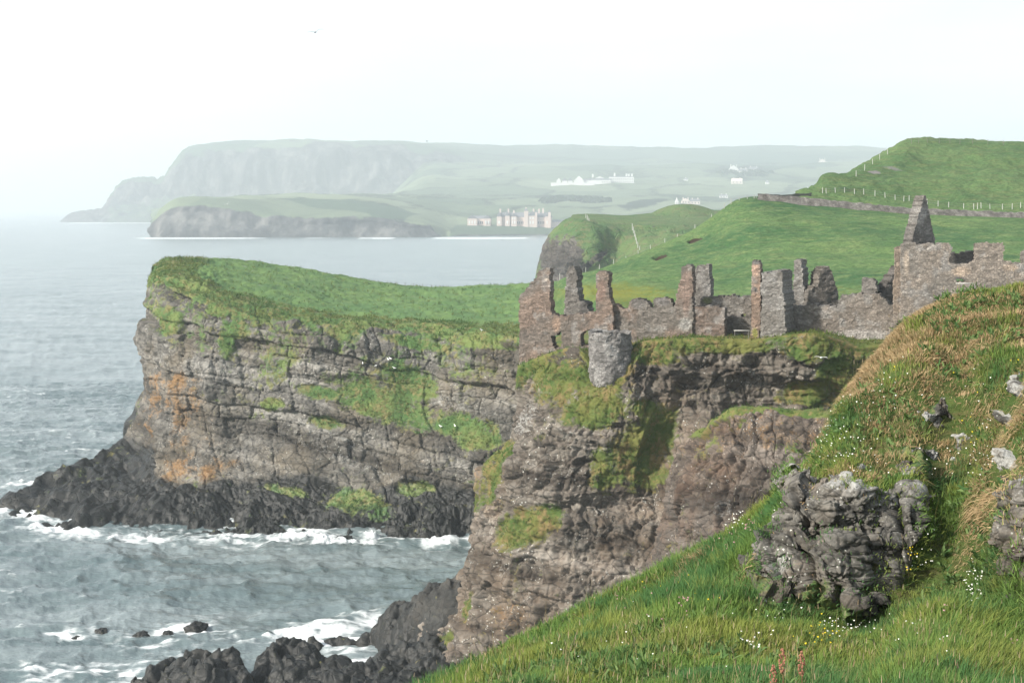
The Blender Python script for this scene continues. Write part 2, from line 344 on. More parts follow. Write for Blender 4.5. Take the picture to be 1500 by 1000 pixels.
# ---- the headland: strips across it, from the sea in front over the grass to the sea behind; first column is its tip
def col(front, p1, p2, be, bm, bw): return front+[p1, p2, be, bm, bw]
hc = [
 col([W(-70, 772, 240), W(92, 690, 256), W(172, 650, 267), W(206, 592, 271), W(209, 480, 273), W(216, 410, 274)], W(220, 403, 275.5), W(222, 400, 277), W(223, 402, 279), WZ(208, 281, 8), WZ(150, 279, -3)),
 col([W(48, 800, 226), W(140, 735, 240), W(206, 694, 249), W(222, 600, 252), W(230, 500, 256), W(238, 416, 258)], W(244, 398, 268), W(247, 390, 278), W(250, 387, 289), WZ(236, 300, 14), WZ(180, 312, -2)),
 col([W(235, 802, 226), W(250, 748, 236), W(268, 705, 243), W(290, 620, 248), W(297, 520, 250), W(298, 432, 252)], W(306, 408, 266), W(322, 393, 285), W(338, 386, 302), WZ(338, 312, 14), WZ(330, 322, -2)),
 col([W(375, 808, 222), W(378, 757, 233), W(385, 722, 240), W(396, 650, 245), W(400, 560, 247), W(400, 472, 248)], W(405, 432, 262), W(420, 408, 286), W(438, 399, 311), WZ(438, 318, 14), WZ(430, 328, -2)),
 col([W(525, 812, 220), W(520, 768, 229), W(520, 722, 236), W(520, 650, 241), W(520, 560, 244), W(520, 484, 246)], W(525, 454, 260), W(535, 429, 285), W(550, 414, 314), WZ(550, 321, 14), WZ(545, 331, -2)),
 col([W(645, 808, 222), W(640, 768, 230), W(640, 725, 235), W(640, 640, 238), W(640, 560, 242), W(640, 484, 244)], W(642, 461, 258), W(646, 438, 282), W(650, 423, 312), WZ(650, 319, 14), WZ(650, 329, -2)),
 col([W(775, 806, 223), W(765, 768, 229), W(762, 720, 232), W(760, 640, 234), W(760, 560, 236), W(760, 494, 238)], W(760, 468, 255), W(760, 440, 280), W(765, 417, 308), WZ(765, 315, 14), WZ(765, 325, -2)),
 col([W(930, 800, 225), W(920, 768, 228), W(910, 720, 229), W(905, 640, 230), W(900, 560, 231), W(900, 500, 232)], W(890, 466, 250), W(880, 438, 276), W(870, 414, 303), WZ(870, 312, 14), WZ(870, 322, -2)),
]
G, v, u = sheet(np.swapaxes(np.array(hc), 0, 1), [70, 70, 100, 120, 120, 120, 60], [36, 46, 70, 90, 70, 36, 40, 40, 20, 12])
px, py = proj(G); N = smooth_normals(gnorm(G), 8)
nz1 = fbm(G, (7, 7, 5), 4, seed=3); edge = 5+0.35*fbm(G, (5, 5, 3), 4, seed=4)
top = sstep(-0.45, 0.12, v-edge)*sstep(9.6, 8.3, v)
g = top.copy()
for b in [(560, 590, 105, 32, 20), (600, 560, 50, 30, 25), (680, 625, 60, 24, 12), (470, 575, 40, 14, 8), (520, 738, 62, 24, 14), (608, 718, 34, 15, 5), (700, 640, 40, 22, 5),
          (400, 592, 22, 11, 0), (345, 480, 30, 20, 30), (245, 470, 20, 26, 0), (480, 620, 30, 12, 10), (420, 720, 40, 9, 10), (600, 500, 60, 12, 12), (330, 500, 14, 24, 0), (700, 500, 60, 12, 8)]:
    g = np.maximum(g, np.where(v < 5.3, np.clip(0.25+0.8*blob(px, py, *b), 0, 1), 0))
g = np.maximum(g, (v < 5.1)*0.34*sstep(3.9, 4.7, v+0.5*nz1)); g = np.clip(g+0.26*nz1*(v < 5.4), 0, 1)
org = np.zeros_like(g)
for b in [(255, 590, 62, 66, 60), (290, 690, 95, 34, 8), (262, 650, 30, 28, 0), (262, 695, 22, 26, 0), (340, 680, 26, 18, 0), (205, 625, 10, 16, 0), (300, 650, 30, 20, 0), (370, 735, 40, 9, 8), (250, 560, 50, 20, 0)]:
    org = np.maximum(org, 0.66*blob(px, py, *b))
org = np.clip(org*(0.75+0.9*fbm(G, (3, 3, 6), 3, seed=5)), 0, 1)*(v < 5)
pale = np.clip(0.7*blob(px, py, 420, 520, 80, 26, 10), 0, 1)+np.clip(0.8*blob(px, py, 660, 590, 60, 20, 15), 0, 1)+np.clip(0.6*blob(px, py, 545, 690, 130, 12, 20), 0, 1)+np.clip(0.5*blob(px, py, 470, 640, 130, 30, 10), 0, 1)
dark_wet = sstep(7.5, 3.0, G[..., 2]+1.3*nz1+np.where(px < 220, -3, 0.0))
rockm = 1-sstep(0.3, 0.7, g)
UU = G[..., 0]+0.5*G[..., 1]
d = 2.0*fbm(G, (13, 13, 34), 3, seed=8)+beds(G, 0.55, 3.4, 0.17, 21)+0.3*fbm(G, 2.2, 4, seed=9)
d = d+courses(G, UU, 3.1, 3.0, 0.85, 0.17, 40)+courses(G, UU, 1.1, 1.9, 0.22, 0.17, 47, 0.9)+0.5*block_rock(G, N, (2.4, 2.4, 2.0), 0.3, (0.9, 0.9, 0.7), 0.22, 0.8, 40)
d = np.where(v < 5, d*sstep(0.7, 2.2, v)+(1-sstep(0.7, 2.2, v))*(1.1*fbm(G, 5, 4, seed=17)+0.45*fbm(G, 1.5, 4, ridged=True, seed=18)+0.3*block_rock(G, N, (1.6, 1.6, 0.9), 0.5, (0.7, 0.7, 0.5), 0.25, 0.8, 77)), d)
fall = sstep(0, 0.25, v)*sstep(10, 9.5, v)*(0.35+0.65*sstep(0, 0.25, u))
flat = 0.35*fbm(G, 9, 3, seed=12)+0.22*fbm(G, 1.6, 3, seed=13)
fl_amt = np.where(v > 5.2, 1.0, 0.6)
G = G+N*((d*rockm*0.9+(1-rockm)*(flat*fl_amt+0.35*d*(v < 5.3)))*fall)[..., None]
# the low ledge of wave-worn rock in front
ledge = sstep(2.3, 1.4, v)*sstep(0.0, 0.3, v)
G[..., 2] += ledge*(0.9*fbm(G, 5, 4, ridged=True, seed=15)+0.4*fbm(G, 1.5, 3, seed=16))
G[..., 2] += np.clip(blob(px, py, 290, 405, 46, 26), 0, 1)*0.8*(v > 5.0)*np.abs(fbm(G, 1.5, 3, seed=19))   # gorse hump
turf = sstep(5.35, 5.9, v+0.3*nz1)*sstep(8.2, 7.9, v)*sstep(1.2, 2.2, u)
finish('headland', G, np.stack([g, org, np.clip(0.62*pale*rockm+turf, 0, 1), dark_wet], -1), M_head)

# ---- castle crag
kc = [
 col([W(596, 985, 162), W(655, 866, 161), W(694, 780, 161), W(703, 690, 161), W(742, 640, 160), W(757, 542, 160)], W(760, 534, 163), WZ(764, 168, 29.8), WZ(764, 178, 29), WZ(745, 180, 12), WZ(640, 180, -3)),
 col([W(625, 1010, 156), W(680, 874, 157), W(710, 785, 157), W(722, 700, 157.5), W(752, 640, 157), W(770, 536, 158)], W(775, 530, 161.5), WZ(790, 170, 30), WZ(790, 182, 29), WZ(790, 185, 12), WZ(760, 190, -3)),
 col([W(740, 1030, 151), W(752, 890, 151), W(758, 800, 152), W(765, 715, 153), W(786, 640, 153), W(800, 524, 156.5)], W(802, 521, 160), WZ(820, 172, 30.6), WZ(820, 186, 30), WZ(820, 190, 12), WZ(820, 195, -3)),
 col([W(820, 1040, 146), W(826, 900, 147), W(830, 800, 148.5), W(832, 715, 149.5), W(838, 630, 150.5), W(845, 514, 154.5)], W(848, 511, 158), WZ(860, 173, 31), WZ(860, 190, 31), WZ(860, 200, 20), WZ(860, 210, 10)),
 col([W(890, 1040, 144), W(893, 900, 145), W(895, 800, 147), W(895, 715, 149), W(892, 622, 149.0), W(890, 566, 150.6)], W(892, 520, 154.5), WZ(900, 173, 31.5), WZ(900, 192, 32), WZ(900, 205, 24), WZ(900, 215, 15)),
 col([W(965, 1040, 142), W(962, 900, 143), W(960, 800, 145), W(958, 700, 148), W(950, 600, 149.5), W(940, 506, 151.5)], W(942, 500, 155), WZ(950, 174, 32.5), WZ(950, 194, 33), WZ(950, 208, 27), WZ(950, 218, 20)),
 col([W(1040, 1040, 140), W(1038, 900, 141), W(1035, 800, 143), W(1030, 700, 146), W(1022, 600, 149), W(1015, 500, 150)], W(1015, 495, 153), WZ(1020, 172, 33), WZ(1020, 196, 33), WZ(1020, 210, 28), WZ(1020, 220, 22)),
 col([W(1120, 1040, 138), W(1120, 900, 139), W(1118, 800, 141), W(1116, 700, 144), W(1112, 600, 147.5), W(1108, 502, 148.5)], W(1108, 496, 151), WZ(1110, 170, 33), WZ(1110, 196, 33), WZ(1110, 212, 30), WZ(1110, 222, 25)),
 col([W(1200, 1040, 137), W(1200, 900, 138), W(1200, 800, 140), W(1200, 700, 143), W(1200, 600, 147), W(1195, 494, 146)], W(1192, 488, 148), WZ(1190, 170, 33), WZ(1190, 196, 33.5), WZ(1190, 212, 32), WZ(1190, 222, 27)),
 col([W(1260, 1040, 138), W(1260, 900, 140), W(1260, 800, 142), W(1258, 700, 145), W(1250, 600, 148.5), W(1250, 522, 147)], W(1258, 500, 148.5), WZ(1260, 168, 33), WZ(1260, 196, 34), WZ(1260, 212, 33), WZ(1260, 222, 28)),
 col([W(1340, 1040, 136), W(1340, 900, 138), W(1340, 800, 140), W(1340, 700, 143), W(1335, 600, 146), W(1330, 516, 146.5)], W(1330, 498, 148), WZ(1330, 166, 33), WZ(1330, 196, 35), WZ(1330, 212, 34), WZ(1330, 222, 29)),
 col([W(1650, 1040, 130), W(1650, 900, 132), W(1650, 800, 134), W(1650, 700, 137), W(1650, 600, 140), W(1650, 500, 142)], WZ(1650, 146, 34), WZ(1650, 160, 34), WZ(1650, 196, 36), WZ(1650, 212, 35), WZ(1650, 222, 30)),
 col([W(2500, 1040, 120), W(2500, 900, 122), W(2500, 800, 124), W(2500, 700, 127), W(2500, 600, 130), W(2500, 500, 133)], WZ(2500, 138, 34), WZ(2500, 155, 34), WZ(2500, 190, 36), WZ(2500, 212, 35), WZ(2500, 222, 30)),
]
G, v, u = sheet(np.swapaxes(np.array(kc), 0, 1), [34, 46, 50, 50, 50, 54, 60, 60, 50, 46, 30, 24], [46, 56, 60, 60, 70, 26, 26, 20, 8, 6])
px, py = proj(G); N = smooth_normals(gnorm(G), 6)
nz1 = fbm(G, (5, 5, 4), 4, seed=53)
g = sstep(-0.35, 0.1, v-5+0.3*nz1)
for b in [(835, 560, 75, 48, 0), (790, 540, 36, 26, -10), (870, 600, 60, 32, 0), (938, 672, 66, 60, 10), (965, 640, 40, 50, 0), (780, 770, 56, 30, -30), (722, 690, 18, 66, 8), (735, 660, 20, 22, 0),
          (960, 520, 40, 20, 0), (1060, 508, 110, 12, 0), (1185, 505, 62, 26, 0), (1235, 550, 50, 48, 0), (1190, 580, 50, 26, 0), (885, 690, 30, 40, 0), (690, 890, 12, 26, 20), (655, 940, 16, 20, 30), (945, 600, 22, 14, 0), (700, 740, 10, 26, 0)]:
    g = np.maximum(g, np.where(v < 5.3, np.clip(0.22+0.85*blob(px, py, *b), 0, 1), 0))
g = np.clip(g+0.25*nz1*(v < 5.4), 0, 1)
pale = np.clip(1.1*blob(px, py, 768, 615, 26, 42, 8), 0, 1)+np.clip(0.9*blob(px, py, 830, 635, 22, 16, 0), 0, 1)+np.clip(0.7*blob(px, py, 745, 830, 14, 26, 10), 0, 1)+np.clip(0.6*blob(px, py, 780, 870, 30, 30, 0), 0, 1)+np.clip(0.7*blob(px, py, 1110, 555, 30, 26, 0), 0, 1)+np.clip(0.6*blob(px, py, 1165, 560, 14, 30, 0), 0, 1)+np.clip(0.6*blob(px, py, 725, 760, 16, 50, 10), 0, 1)
org = np.clip(0.35*blob(px, py, 760, 900, 60, 40, 0), 0, 1)
dark_wet = np.maximum(sstep(3.5, 1.0, G[..., 2]+1.2*nz1), np.clip(0.5*blob(px, py, 890, 790, 110, 70, 10)+0.1*nz1, 0, 0.42))  # wet rock at the waterline, plus a darker patch higher on the face
pale = pale+np.clip(0.5*blob(px, py, 815, 690, 70, 26, 5), 0, 1)
ord_ = np.clip(0.4*blob(px, py, 715, 700, 30, 90, 5)+0.25*nz1, 0, 0.5)+np.clip(0.4*blob(px, py, 800, 560, 60, 40, 0), 0, 1); org = np.maximum(org, np.clip(ord_, 0, 1))
rockm = 1-sstep(0.3, 0.7, g)
d = 1.7*fbm(G, (8, 8, 14), 4, seed=58)+0.5*fbm(G, 2.2, 4, seed=59, ridged=True)
d = d+0.8*block_rock(G, N, (2.8, 2.8, 2.6), 0.5, (1.0, 1.0, 0.9), 0.26, 0.8, 60, 0.05)+courses(G, G[..., 0], 1.9, 2.0, 0.3, 0.05, 67)+courses(G, G[..., 0], 0.7, 0.8, 0.16, 0.05, 68, 0.6)
fall = sstep(0, 0.2, v)*np.where(v > 5.05, 0.25, 1.0)*(0.4+0.6*sstep(0, 0.4, u))
G = G+N*((d*rockm*0.9+(1-rockm)*(0.5*d*(v < 5.2)+0.15*fbm(G, 1.2, 3, seed=61)))*fall)[..., None]
# dark overhang under the grassy bulge
ov = 2.0*np.clip(blob(px, py, 1130, 590, 120, 50, 0), 0, 1)+1.4*np.clip(blob(px, py, 900, 745, 90, 26), 0, 1)+2.3*np.clip(blob(px, py, 985, 650, 45, 110, 20), 0, 1)+1.2*np.clip(blob(px, py, 955, 560, 26, 60, 0), 0, 1)
G[..., 1] += ov
finish('castle_crag', G, np.stack([g, org, np.clip(0.55*pale, 0, 1)*rockm, dark_wet], -1), M_crag)

# ---- the smaller buttress in front of it
bc = [
 col([W(935, 860, 137), W(958, 800, 134), W(968, 760, 133), W(972, 720, 132), W(982, 678, 132), W(1010, 640, 132)], W(1020, 634, 133), WZ(1030, 135, 25.3), WZ(1030, 137, 24), WZ(1010, 139, 18), WZ(960, 142, 5)),
 col([W(955, 900, 128), W(975, 820, 128), W(988, 770, 128), W(992, 720, 128), W(1005, 672, 128.5), W(1032, 630, 130)], W(1038, 625, 131.2), WZ(1045, 135, 26.2), WZ(1045, 138, 25), WZ(1045, 141, 18), WZ(1045, 145, 5)),
 col([W(1040, 950, 121), W(1035, 840, 122), W(1035, 780, 123), W(1038, 720, 124), W(1045, 660, 125), W(1062, 607, 127)], W(1066, 600, 128.4), WZ(1075, 134, 27.0), WZ(1075, 138, 26), WZ(1075, 141, 20), WZ(1075, 145, 8)),
 col([W(1110, 950, 118), W(1105, 840, 119), W(1105, 780, 120), W(1106, 720, 121), W(1108, 660, 122.5), W(1112, 603, 125)], W(1112, 596, 126.4), WZ(1112, 133, 27.3), WZ(1112, 137, 26), WZ(1112, 141, 22), WZ(1112, 145, 10)),
 col([W(1180, 950, 116), W(1175, 840, 117), W(1175, 780, 118), W(1175, 720, 119), W(1176, 670, 120), W(1178, 609, 122.5)], W(1178, 602, 124), WZ(1178, 130, 27.4), WZ(1178, 136, 26), WZ(1178, 140, 22), WZ(1178, 145, 10)),
 col([W(1290, 950, 112), W(1285, 840, 113), W(1285, 780, 114), W(1285, 720, 115), W(1285, 670, 116), W(1285, 606, 118)], W(1285, 598, 121), WZ(1285, 126, 28), WZ(1285, 134, 27), WZ(1285, 140, 22), WZ(1285, 145, 10)),
 col([W(1420, 950, 108), W(1420, 840, 109), W(1420, 780, 110), W(1420, 720, 111), W(1420, 670, 112), W(1420, 606, 114)], W(1420, 598, 118), WZ(1420, 124, 30), WZ(1420, 132, 30), WZ(1420, 140, 22), WZ(1420, 145, 10)),
]
G, v, u = sheet(np.swapaxes(np.array(bc), 0, 1), [24, 50, 60, 60, 60, 30], [40, 40, 44, 44, 50, 18, 14, 8, 6, 6])
px, py = proj(G); N = smooth_normals(gnorm(G), 5)
nz1 = fbm(G, (3, 3, 2.5), 4, seed=73)
g = sstep(-0.16, 0.02, v-5+0.12*nz1)
for b in [(1030, 650, 30, 20, -40), (1150, 655, 40, 12, 0), (1090, 618, 20, 10, 0), (985, 800, 24, 10, 0)]:
    g = np.maximum(g, np.where(v < 5.2, np.clip(0.05+0.42*blob(px, py, *b), 0, 1), 0))
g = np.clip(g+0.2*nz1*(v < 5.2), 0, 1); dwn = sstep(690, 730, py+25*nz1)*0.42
rockm = 1-sstep(0.3, 0.7, g)
pale = np.clip(0.8*blob(px, py, 1060, 740, 24, 40, 0), 0, 1)+np.clip(0.5*blob(px, py, 1160, 640, 40, 10, 0), 0, 1)
d = 1.0*fbm(G, (4, 4, 14), 4, seed=78)+0.35*fbm(G, 1.6, 4, seed=79, ridged=True)+block_rock(G, N, (1.7, 1.7, 3.2), 0.4, (0.7, 0.7, 0.8), 0.18, 0.8, 80, 0.0)
G = G+N*((d*rockm+(1-rockm)*0.2*fbm(G, 1.0, 3, seed=81))*sstep(0, 0.2, v)*(0.4+0.6*sstep(0, 0.4, u)))[..., None]
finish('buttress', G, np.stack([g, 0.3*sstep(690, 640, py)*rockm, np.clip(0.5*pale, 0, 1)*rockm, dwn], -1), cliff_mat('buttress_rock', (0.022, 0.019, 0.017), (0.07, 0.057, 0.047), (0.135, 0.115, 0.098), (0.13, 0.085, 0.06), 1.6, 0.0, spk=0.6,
       gA=(0.05, 0.085, 0.018), gB=(0.10, 0.12, 0.03), gC=(0.16, 0.12, 0.05)))

# ---- pasture on the mainland, its road and the hill above
fc = []
for cpx, r0, r1, r2, r3, back in [
  (796, (520, 240), (500, 246), (470, 272), (425, 298), 8), (830, (490, 226), (462, 236), (430, 268), (405, 298), 8),
  (880, (472, 195), (440, 226), (410, 268), (393, 300), 8), (940, (470, 195), (437, 224), (394, 268), (369, 302), 8), (1005, (470, 194), (434, 222), (378, 268), (342, 305), 8),
  (1045, (470, 194), (432, 221), (368, 268), (316, 307), 7), (1078, (470, 193), (430, 220), (360, 266), (294, 308), 5), (1112, (470, 193), (428, 219), (354, 265), (290, 308), 1),
  (1200, (470, 192), (425, 218), (350, 264), (301, 306), 0), (1330, (468, 191), (422, 216), (350, 260), (313, 302), 0), (1500, (466, 190), (420, 214), (352, 256), (320, 298), 0), (1760, (466, 190), (420, 212), (354, 254), (325, 294), 0), (2500, (466, 190), (420, 210), (358, 250), (335, 288), 0)]:
    c = [W(cpx, r0[0]+30, r0[1]-10), W(cpx, *r0), W(cpx, *r1), W(cpx, *r2), W(cpx, *r3)]
    e = c[-1].copy()
    b1 = WZ(cpx, e[1]+9, e[2]-back*0.25+(0.05 if back == 0 else 0)); b2 = WZ(cpx, e[1]+30, e[2]-back*1.6-(1.5 if back else 0)); b3 = WZ(cpx, e[1]+80, e[2]-back*3.5-(4 if back else 6))
    fc.append(c+[b1, b2, b3])
G, v, u = sheet(np.swapaxes(np.array(fc), 0, 1), [14, 24, 30, 32, 24, 22, 22, 40, 50, 50, 20, 14], [8, 24, 90, 100, 12, 10, 6])
px, py = proj(G); N = gnorm(G)
up = np.array([0, 0, 1.0])
s = G[..., 2]*1.6+0.6*fbm(G, 25, 3, seed=92)
terr = 0.2*np.sin(s*2*math.pi/1.5)*sstep(1.6, 2.4, v)*sstep(4.0, 3.6, v)*sstep(-0.3, 0.5, fbm(G, 20, 3, seed=93)+0.4)
G = G+up*(0.5*fbm(G, 14, 3, seed=90)*sstep(4.0, 3.2, v)+(0.16*fbm(G, 2.5, 3, seed=91)+0.22*fbm(G, (5, 5, 1.2), 3, seed=97))*sstep(4.2, 3.8, v)+terr)[..., None]
bare = np.clip(blob(px, py, 968, 374, 14, 4.5, -14)+0.2*fbm(G, 1.5, 3, seed=99), 0, 1)+np.clip(blob(px, py, 1020, 349, 14, 4, -22)+0.2*fbm(G, 1.5, 3, seed=99)-0.02, 0, 1)
G = G-up*(0.7*np.clip(bare*2, 0, 1))[..., None]
but = np.clip(0.85*blob(px, py, 900, 430, 150, 22, 0), 0, 1)+np.clip(0.5*blob(px, py, 1220, 425, 140, 22, 0), 0, 1)
road = sstep(4.06, 4.16, v)*sstep(5.0, 4.9, v)*sstep(7.3, 7.8, u)
finish('pasture', G, np.stack([0*v+1, but, np.clip(bare*1.6, 0, 1), road], -1), M_field)

uc = []
for cpx, rows in [
  (1165, [(293, 312), (291, 314), (289, 318), (289, 326), (289.5, 340), (290, 360), (292, 390)]),
  (1185, [(295, 312), (288, 314), (281, 322), (279, 332), (280, 345), (283, 370), (288, 400)]),
  (1205, [(299, 311), (290, 314), (277, 324), (268, 334), (265, 346), (264, 372), (282, 410)]),
  (1240, [(303, 311), (291, 315), (280, 326), (268, 338), (263, 350), (256, 382), (275, 420)]),
  (1270, [(307, 310), (294, 315), (283, 327), (269, 341), (263, 354), (238, 392), (260, 430)]),
  (1300, [(310, 309), (297, 314), (287, 327), (270, 343), (262, 358), (220, 398), (240, 440)]),
  (1325, [(313, 308), (300, 313), (290, 327), (271, 344), (260, 360), (206, 402), (225, 450)]),
  (1360, [(316, 307), (303, 312), (293, 326), (272, 345), (258, 362), (205, 404), (222, 455)]),
  (1430, [(320, 305), (306, 310), (296, 324), (273, 345), (256, 362), (208, 404), (222, 455)]),
  (1510, [(323, 302), (309, 307), (299, 321), (274, 343), (256, 360), (210, 402), (222, 455)]),
  (1760, [(328, 296), (315, 301), (303, 315), (278, 338), (258, 355), (214, 398), (225, 450)]),
  (2500, [(336, 290), (322, 295), (310, 309), (284, 332), (262, 349), (222, 392), (230, 445)])]:
    uc.append([W(cpx, rows[0][0]+14, rows[0][1]-1.0)]+[W(cpx, *r) for r in rows])
G, v, u = sheet(np.swapaxes(np.array(uc), 0, 1), [12, 14, 24, 26, 26, 24, 28, 40, 40, 24, 14], [6, 16, 26, 30, 30, 70, 14])
px, py = proj(G)
sh = np.clip(blob(px, py, 1300, 278, 130, 9, 3), 0, 1)
G = G+up*(1.0*fbm(G, 13, 4, seed=95)*sstep(0.5, 1.5, v)+0.35*fbm(G, 2.5, 4, seed=96)+0.8*np.tanh(3*fbm(G, (30, 30, 4), 3, seed=98))*sstep(2.5, 3.5, v)*sstep(6, 5.5, v)-1.2*sh*sstep(1.5, 2.5, v))[..., None]
rk = np.clip(blob(px, py, 1280, 255, 14, 2.5, 10), 0, 1)+np.clip(blob(px, py, 1308, 247, 30, 4, 12), 0, 1)*0.6
finish('grassy_hill', G, np.stack([0*v+1, 0*v, np.clip(blob(px, py, 1262, 276, 50, 5, 2)*0.6+blob(px, py, 1345, 283, 60, 6, 2)*0.5, 0, 1), np.clip(rk, 0, 1)], -1), pasture_mat('hill_turf', (0.065, 0.128, 0.046), (0.115, 0.19, 0.068), (0.14, 0.16, 0.065)))

# ---- the next cliff along the coast
cc = [
 col([WZ(765, 655, -2), W(778, 440, 650), W(784, 412, 646), W(790, 385, 646), W(797, 352, 652), W(822, 324, 664)], W(830, 320, 672), W(836, 318, 690), W(840, 318, 720), WZ(842, 745, 20), WZ(842, 760, -3)),
 col([WZ(800, 605, -2), W(808, 450, 606), W(815, 415, 608), W(820, 385, 612), W(826, 352, 622), W(846, 327, 636)], W(850, 321, 660), W(853, 317.5, 690), W(856, 317, 730), WZ(856, 760, 20), WZ(856, 775, -3)),
 col([WZ(850, 590, -2), W(850, 455, 592), W(852, 420, 596), W(856, 388, 602), W(864, 358, 614), W(878, 332, 630)], W(882, 323, 660), W(884, 318, 700), W(886, 317, 740), WZ(886, 770, 20), WZ(886, 785, -3)),
 col([WZ(905, 590, -2), W(903, 455, 594), W(902, 420, 602), W(902, 390, 612), W(905, 362, 624), W(915, 336, 636)], W(918, 324, 665), W(920, 318.5, 705), W(922, 317.5, 745), WZ(922, 775, 20), WZ(922, 790, -3)),
 col([WZ(960, 570, -2), W(955, 455, 574), W(950, 420, 580), W(948, 390, 590), W(948, 362, 604), W(955, 338, 622)], W(958, 325, 660), W(962, 318, 705), W(965, 313, 745), WZ(965, 775, 20), WZ(965, 790, -3)),
 col([WZ(1040, 560, -2), W(1035, 455, 564), W(1030, 420, 570), W(1028, 390, 580), W(1026, 362, 596), W(1030, 338, 618)], W(1034, 325, 660), W(1036, 316, 705), W(1038, 308, 745), WZ(1038, 775, 30), WZ(1038, 790, 15)),
 col([WZ(1200, 560, -2), W(1195, 455, 564), W(1190, 420, 570), W(1185, 390, 580), W(1180, 362, 596), W(1180, 338, 618)], W(1180, 325, 660), W(1180, 318, 705), W(1180, 312, 745), WZ(1180, 775, 30), WZ(1180, 790, 15)),
]
G, v, u = sheet(np.swapaxes(np.array(cc), 0, 1), [22, 34, 34, 34, 40, 30], [6, 10, 20, 30, 30, 20, 20, 12, 4, 4])
px, py = proj(G); N = smooth_normals(gnorm(G), 4)
nz1 = fbm(G, 12, 4, seed=103)
rk = np.clip(1.1*blob(px, py, 822, 385, 42, 42, 25)+0.2, 0, 1)+np.clip(0.9*blob(px, py, 875, 378, 26, 8, -35)+0.1, 0, 1)+np.clip(0.8*blob(px, py, 795, 350, 12, 30, 0), 0, 1)
rk = np.clip(rk, 0, 1); g = np.clip(1.05-rk+0.25*nz1, 0, 1)
d = 4*fbm(G, (26, 26, 60), 4, seed=108)+2.4*fbm(G, 7, 4, seed=109, ridged=True)*(0.3+0.7*rk)+rk*courses(G, G[..., 0]+G[..., 1], 7, 7, 1.3, -0.2, 111, 1.5)
G = G+N*(d*sstep(0, 0.5, v)*sstep(10, 9, v)*np.where(v > 5.5, 0.12, 0.75)*(0.35+0.65*sstep(0, 0.5, u)))[..., None]
G[..., 2] += np.clip(blob(px, py, 1000, 310, 46, 8, 0), 0, 1)*3*(v > 6)
finish('coast_cliff', G, np.stack([g, 0*g, 0*g, 0*g], -1), cliff_mat('coast_rock', (0.012, 0.012, 0.012), (0.05, 0.046, 0.043), (0.11, 0.102, 0.095), (0.08, 0.065, 0.055), 0.4, 0.0, spk=0.2,
       gA=(0.055, 0.115, 0.036), gB=(0.10, 0.155, 0.05), gC=(0.13, 0.13, 0.06), bumpd=0.3))

# ---- far headlands
dc = []
for cpx, rows in [
  (222, [(350, 2620), (342, 2640), (336, 2665), (334, 2700), (338, 2760)]), (236, [(350, 2600), (330, 2625), (312, 2660), (308, 2720), (312, 2900)]),
  (262, [(350, 2600), (325, 2620), (297, 2650), (296, 2760), (298, 3100)]), (330, [(350, 2590), (325, 2615), (301, 2640), (294, 2800), (294, 3300)]),
  (400, [(349.5, 2590), (335, 2610), (312, 2640), (294, 2900), (289, 3500)]), (460, [(349.5, 2590), (332, 2610), (314, 2640), (292, 3000), (287, 3700)]),
  (540, [(349, 2600), (330, 2620), (312, 2650), (295, 3000), (285, 3900)]), (620, [(348.5, 2620), (338, 2640), (325, 2680), (302, 3100), (283, 4000)]),
  (670, [(347, 2680), (342, 2700), (334, 2760), (312, 3150), (282, 4100)]), (760, [(346, 2740), (341, 2760), (331, 2850), (312, 3200), (280, 4200)]),
  (850, [(345, 2760), (341, 2780), (332, 2880), (312, 3200), (280, 4200)]), (1000, [(345, 2760), (341, 2780), (332, 2880), (308, 3200), (280, 4200)]),
  (1200, [(345, 2760), (341, 2780), (332, 2880), (302, 3200), (280, 4200)]), (1500, [(345, 2760), (341, 2780), (332, 2880), (300, 3200), (276, 4200)])]:
    c = [W(cpx, *r) for r in rows]; c[0][2] = -2
    hi = cpx >= 620
    t1 = W(cpx, 262 if hi else 300, 4900); t2 = W(cpx, 240 if hi else 320, 5800)
    if not hi: t1[2] = min(t1[2], 40); t2[2] = -5 if cpx < 520 else 20
    dc.append(c+[t1, t2])
G, v, u = sheet(np.swapaxes(np.array(dc), 0, 1), [10, 14, 30, 30, 26, 34, 34, 20, 34, 34, 40, 40, 30], [24, 24, 40, 50, 30, 20])
px, py = proj(G); N = smooth_normals(gnorm(G), 3)
cl = sstep(1.95, 1.5, v)*sstep(700, 620, px)
sc_n = fbm(G, (60, 60, 90), 4, seed=113)
G = G+N*((16*sc_n*cl+9*fbm(G, 160, 4, seed=114)*(1-cl)*sstep(2, 2.6, v))*sstep(0, 0.3, v))[..., None]
nz1 = fbm(G, (70, 70, 40), 4, seed=115)
g = np.clip(sstep(1.6, 2.05, v+0.35*nz1)+sstep(600, 680, px)*sstep(0.5, 0.9, v), 0, 1)
def field_mask(G, seed):                 # patchwork of fields with hedges between
    Q = G*np.array([1/260., 1/420., 0])+0.12*np.stack([vnoise(G/200., seed), vnoise(G/200., seed+1), 0*G[..., 0]], -1)
    f1, f2, c = worley(Q, seed+4); return c, np.exp(-((f2-f1)/0.14)**2)*0.7
fcell, hedge = field_mask(G, 120)
dark = np.clip(blob(px, py, 840, 291, 60, 7, 2), 0, 1)+np.clip(blob(px, py, 940, 300, 40, 6, -8), 0, 1)+np.clip(blob(px, py, 1090, 250, 60, 10, 0), 0, 1)
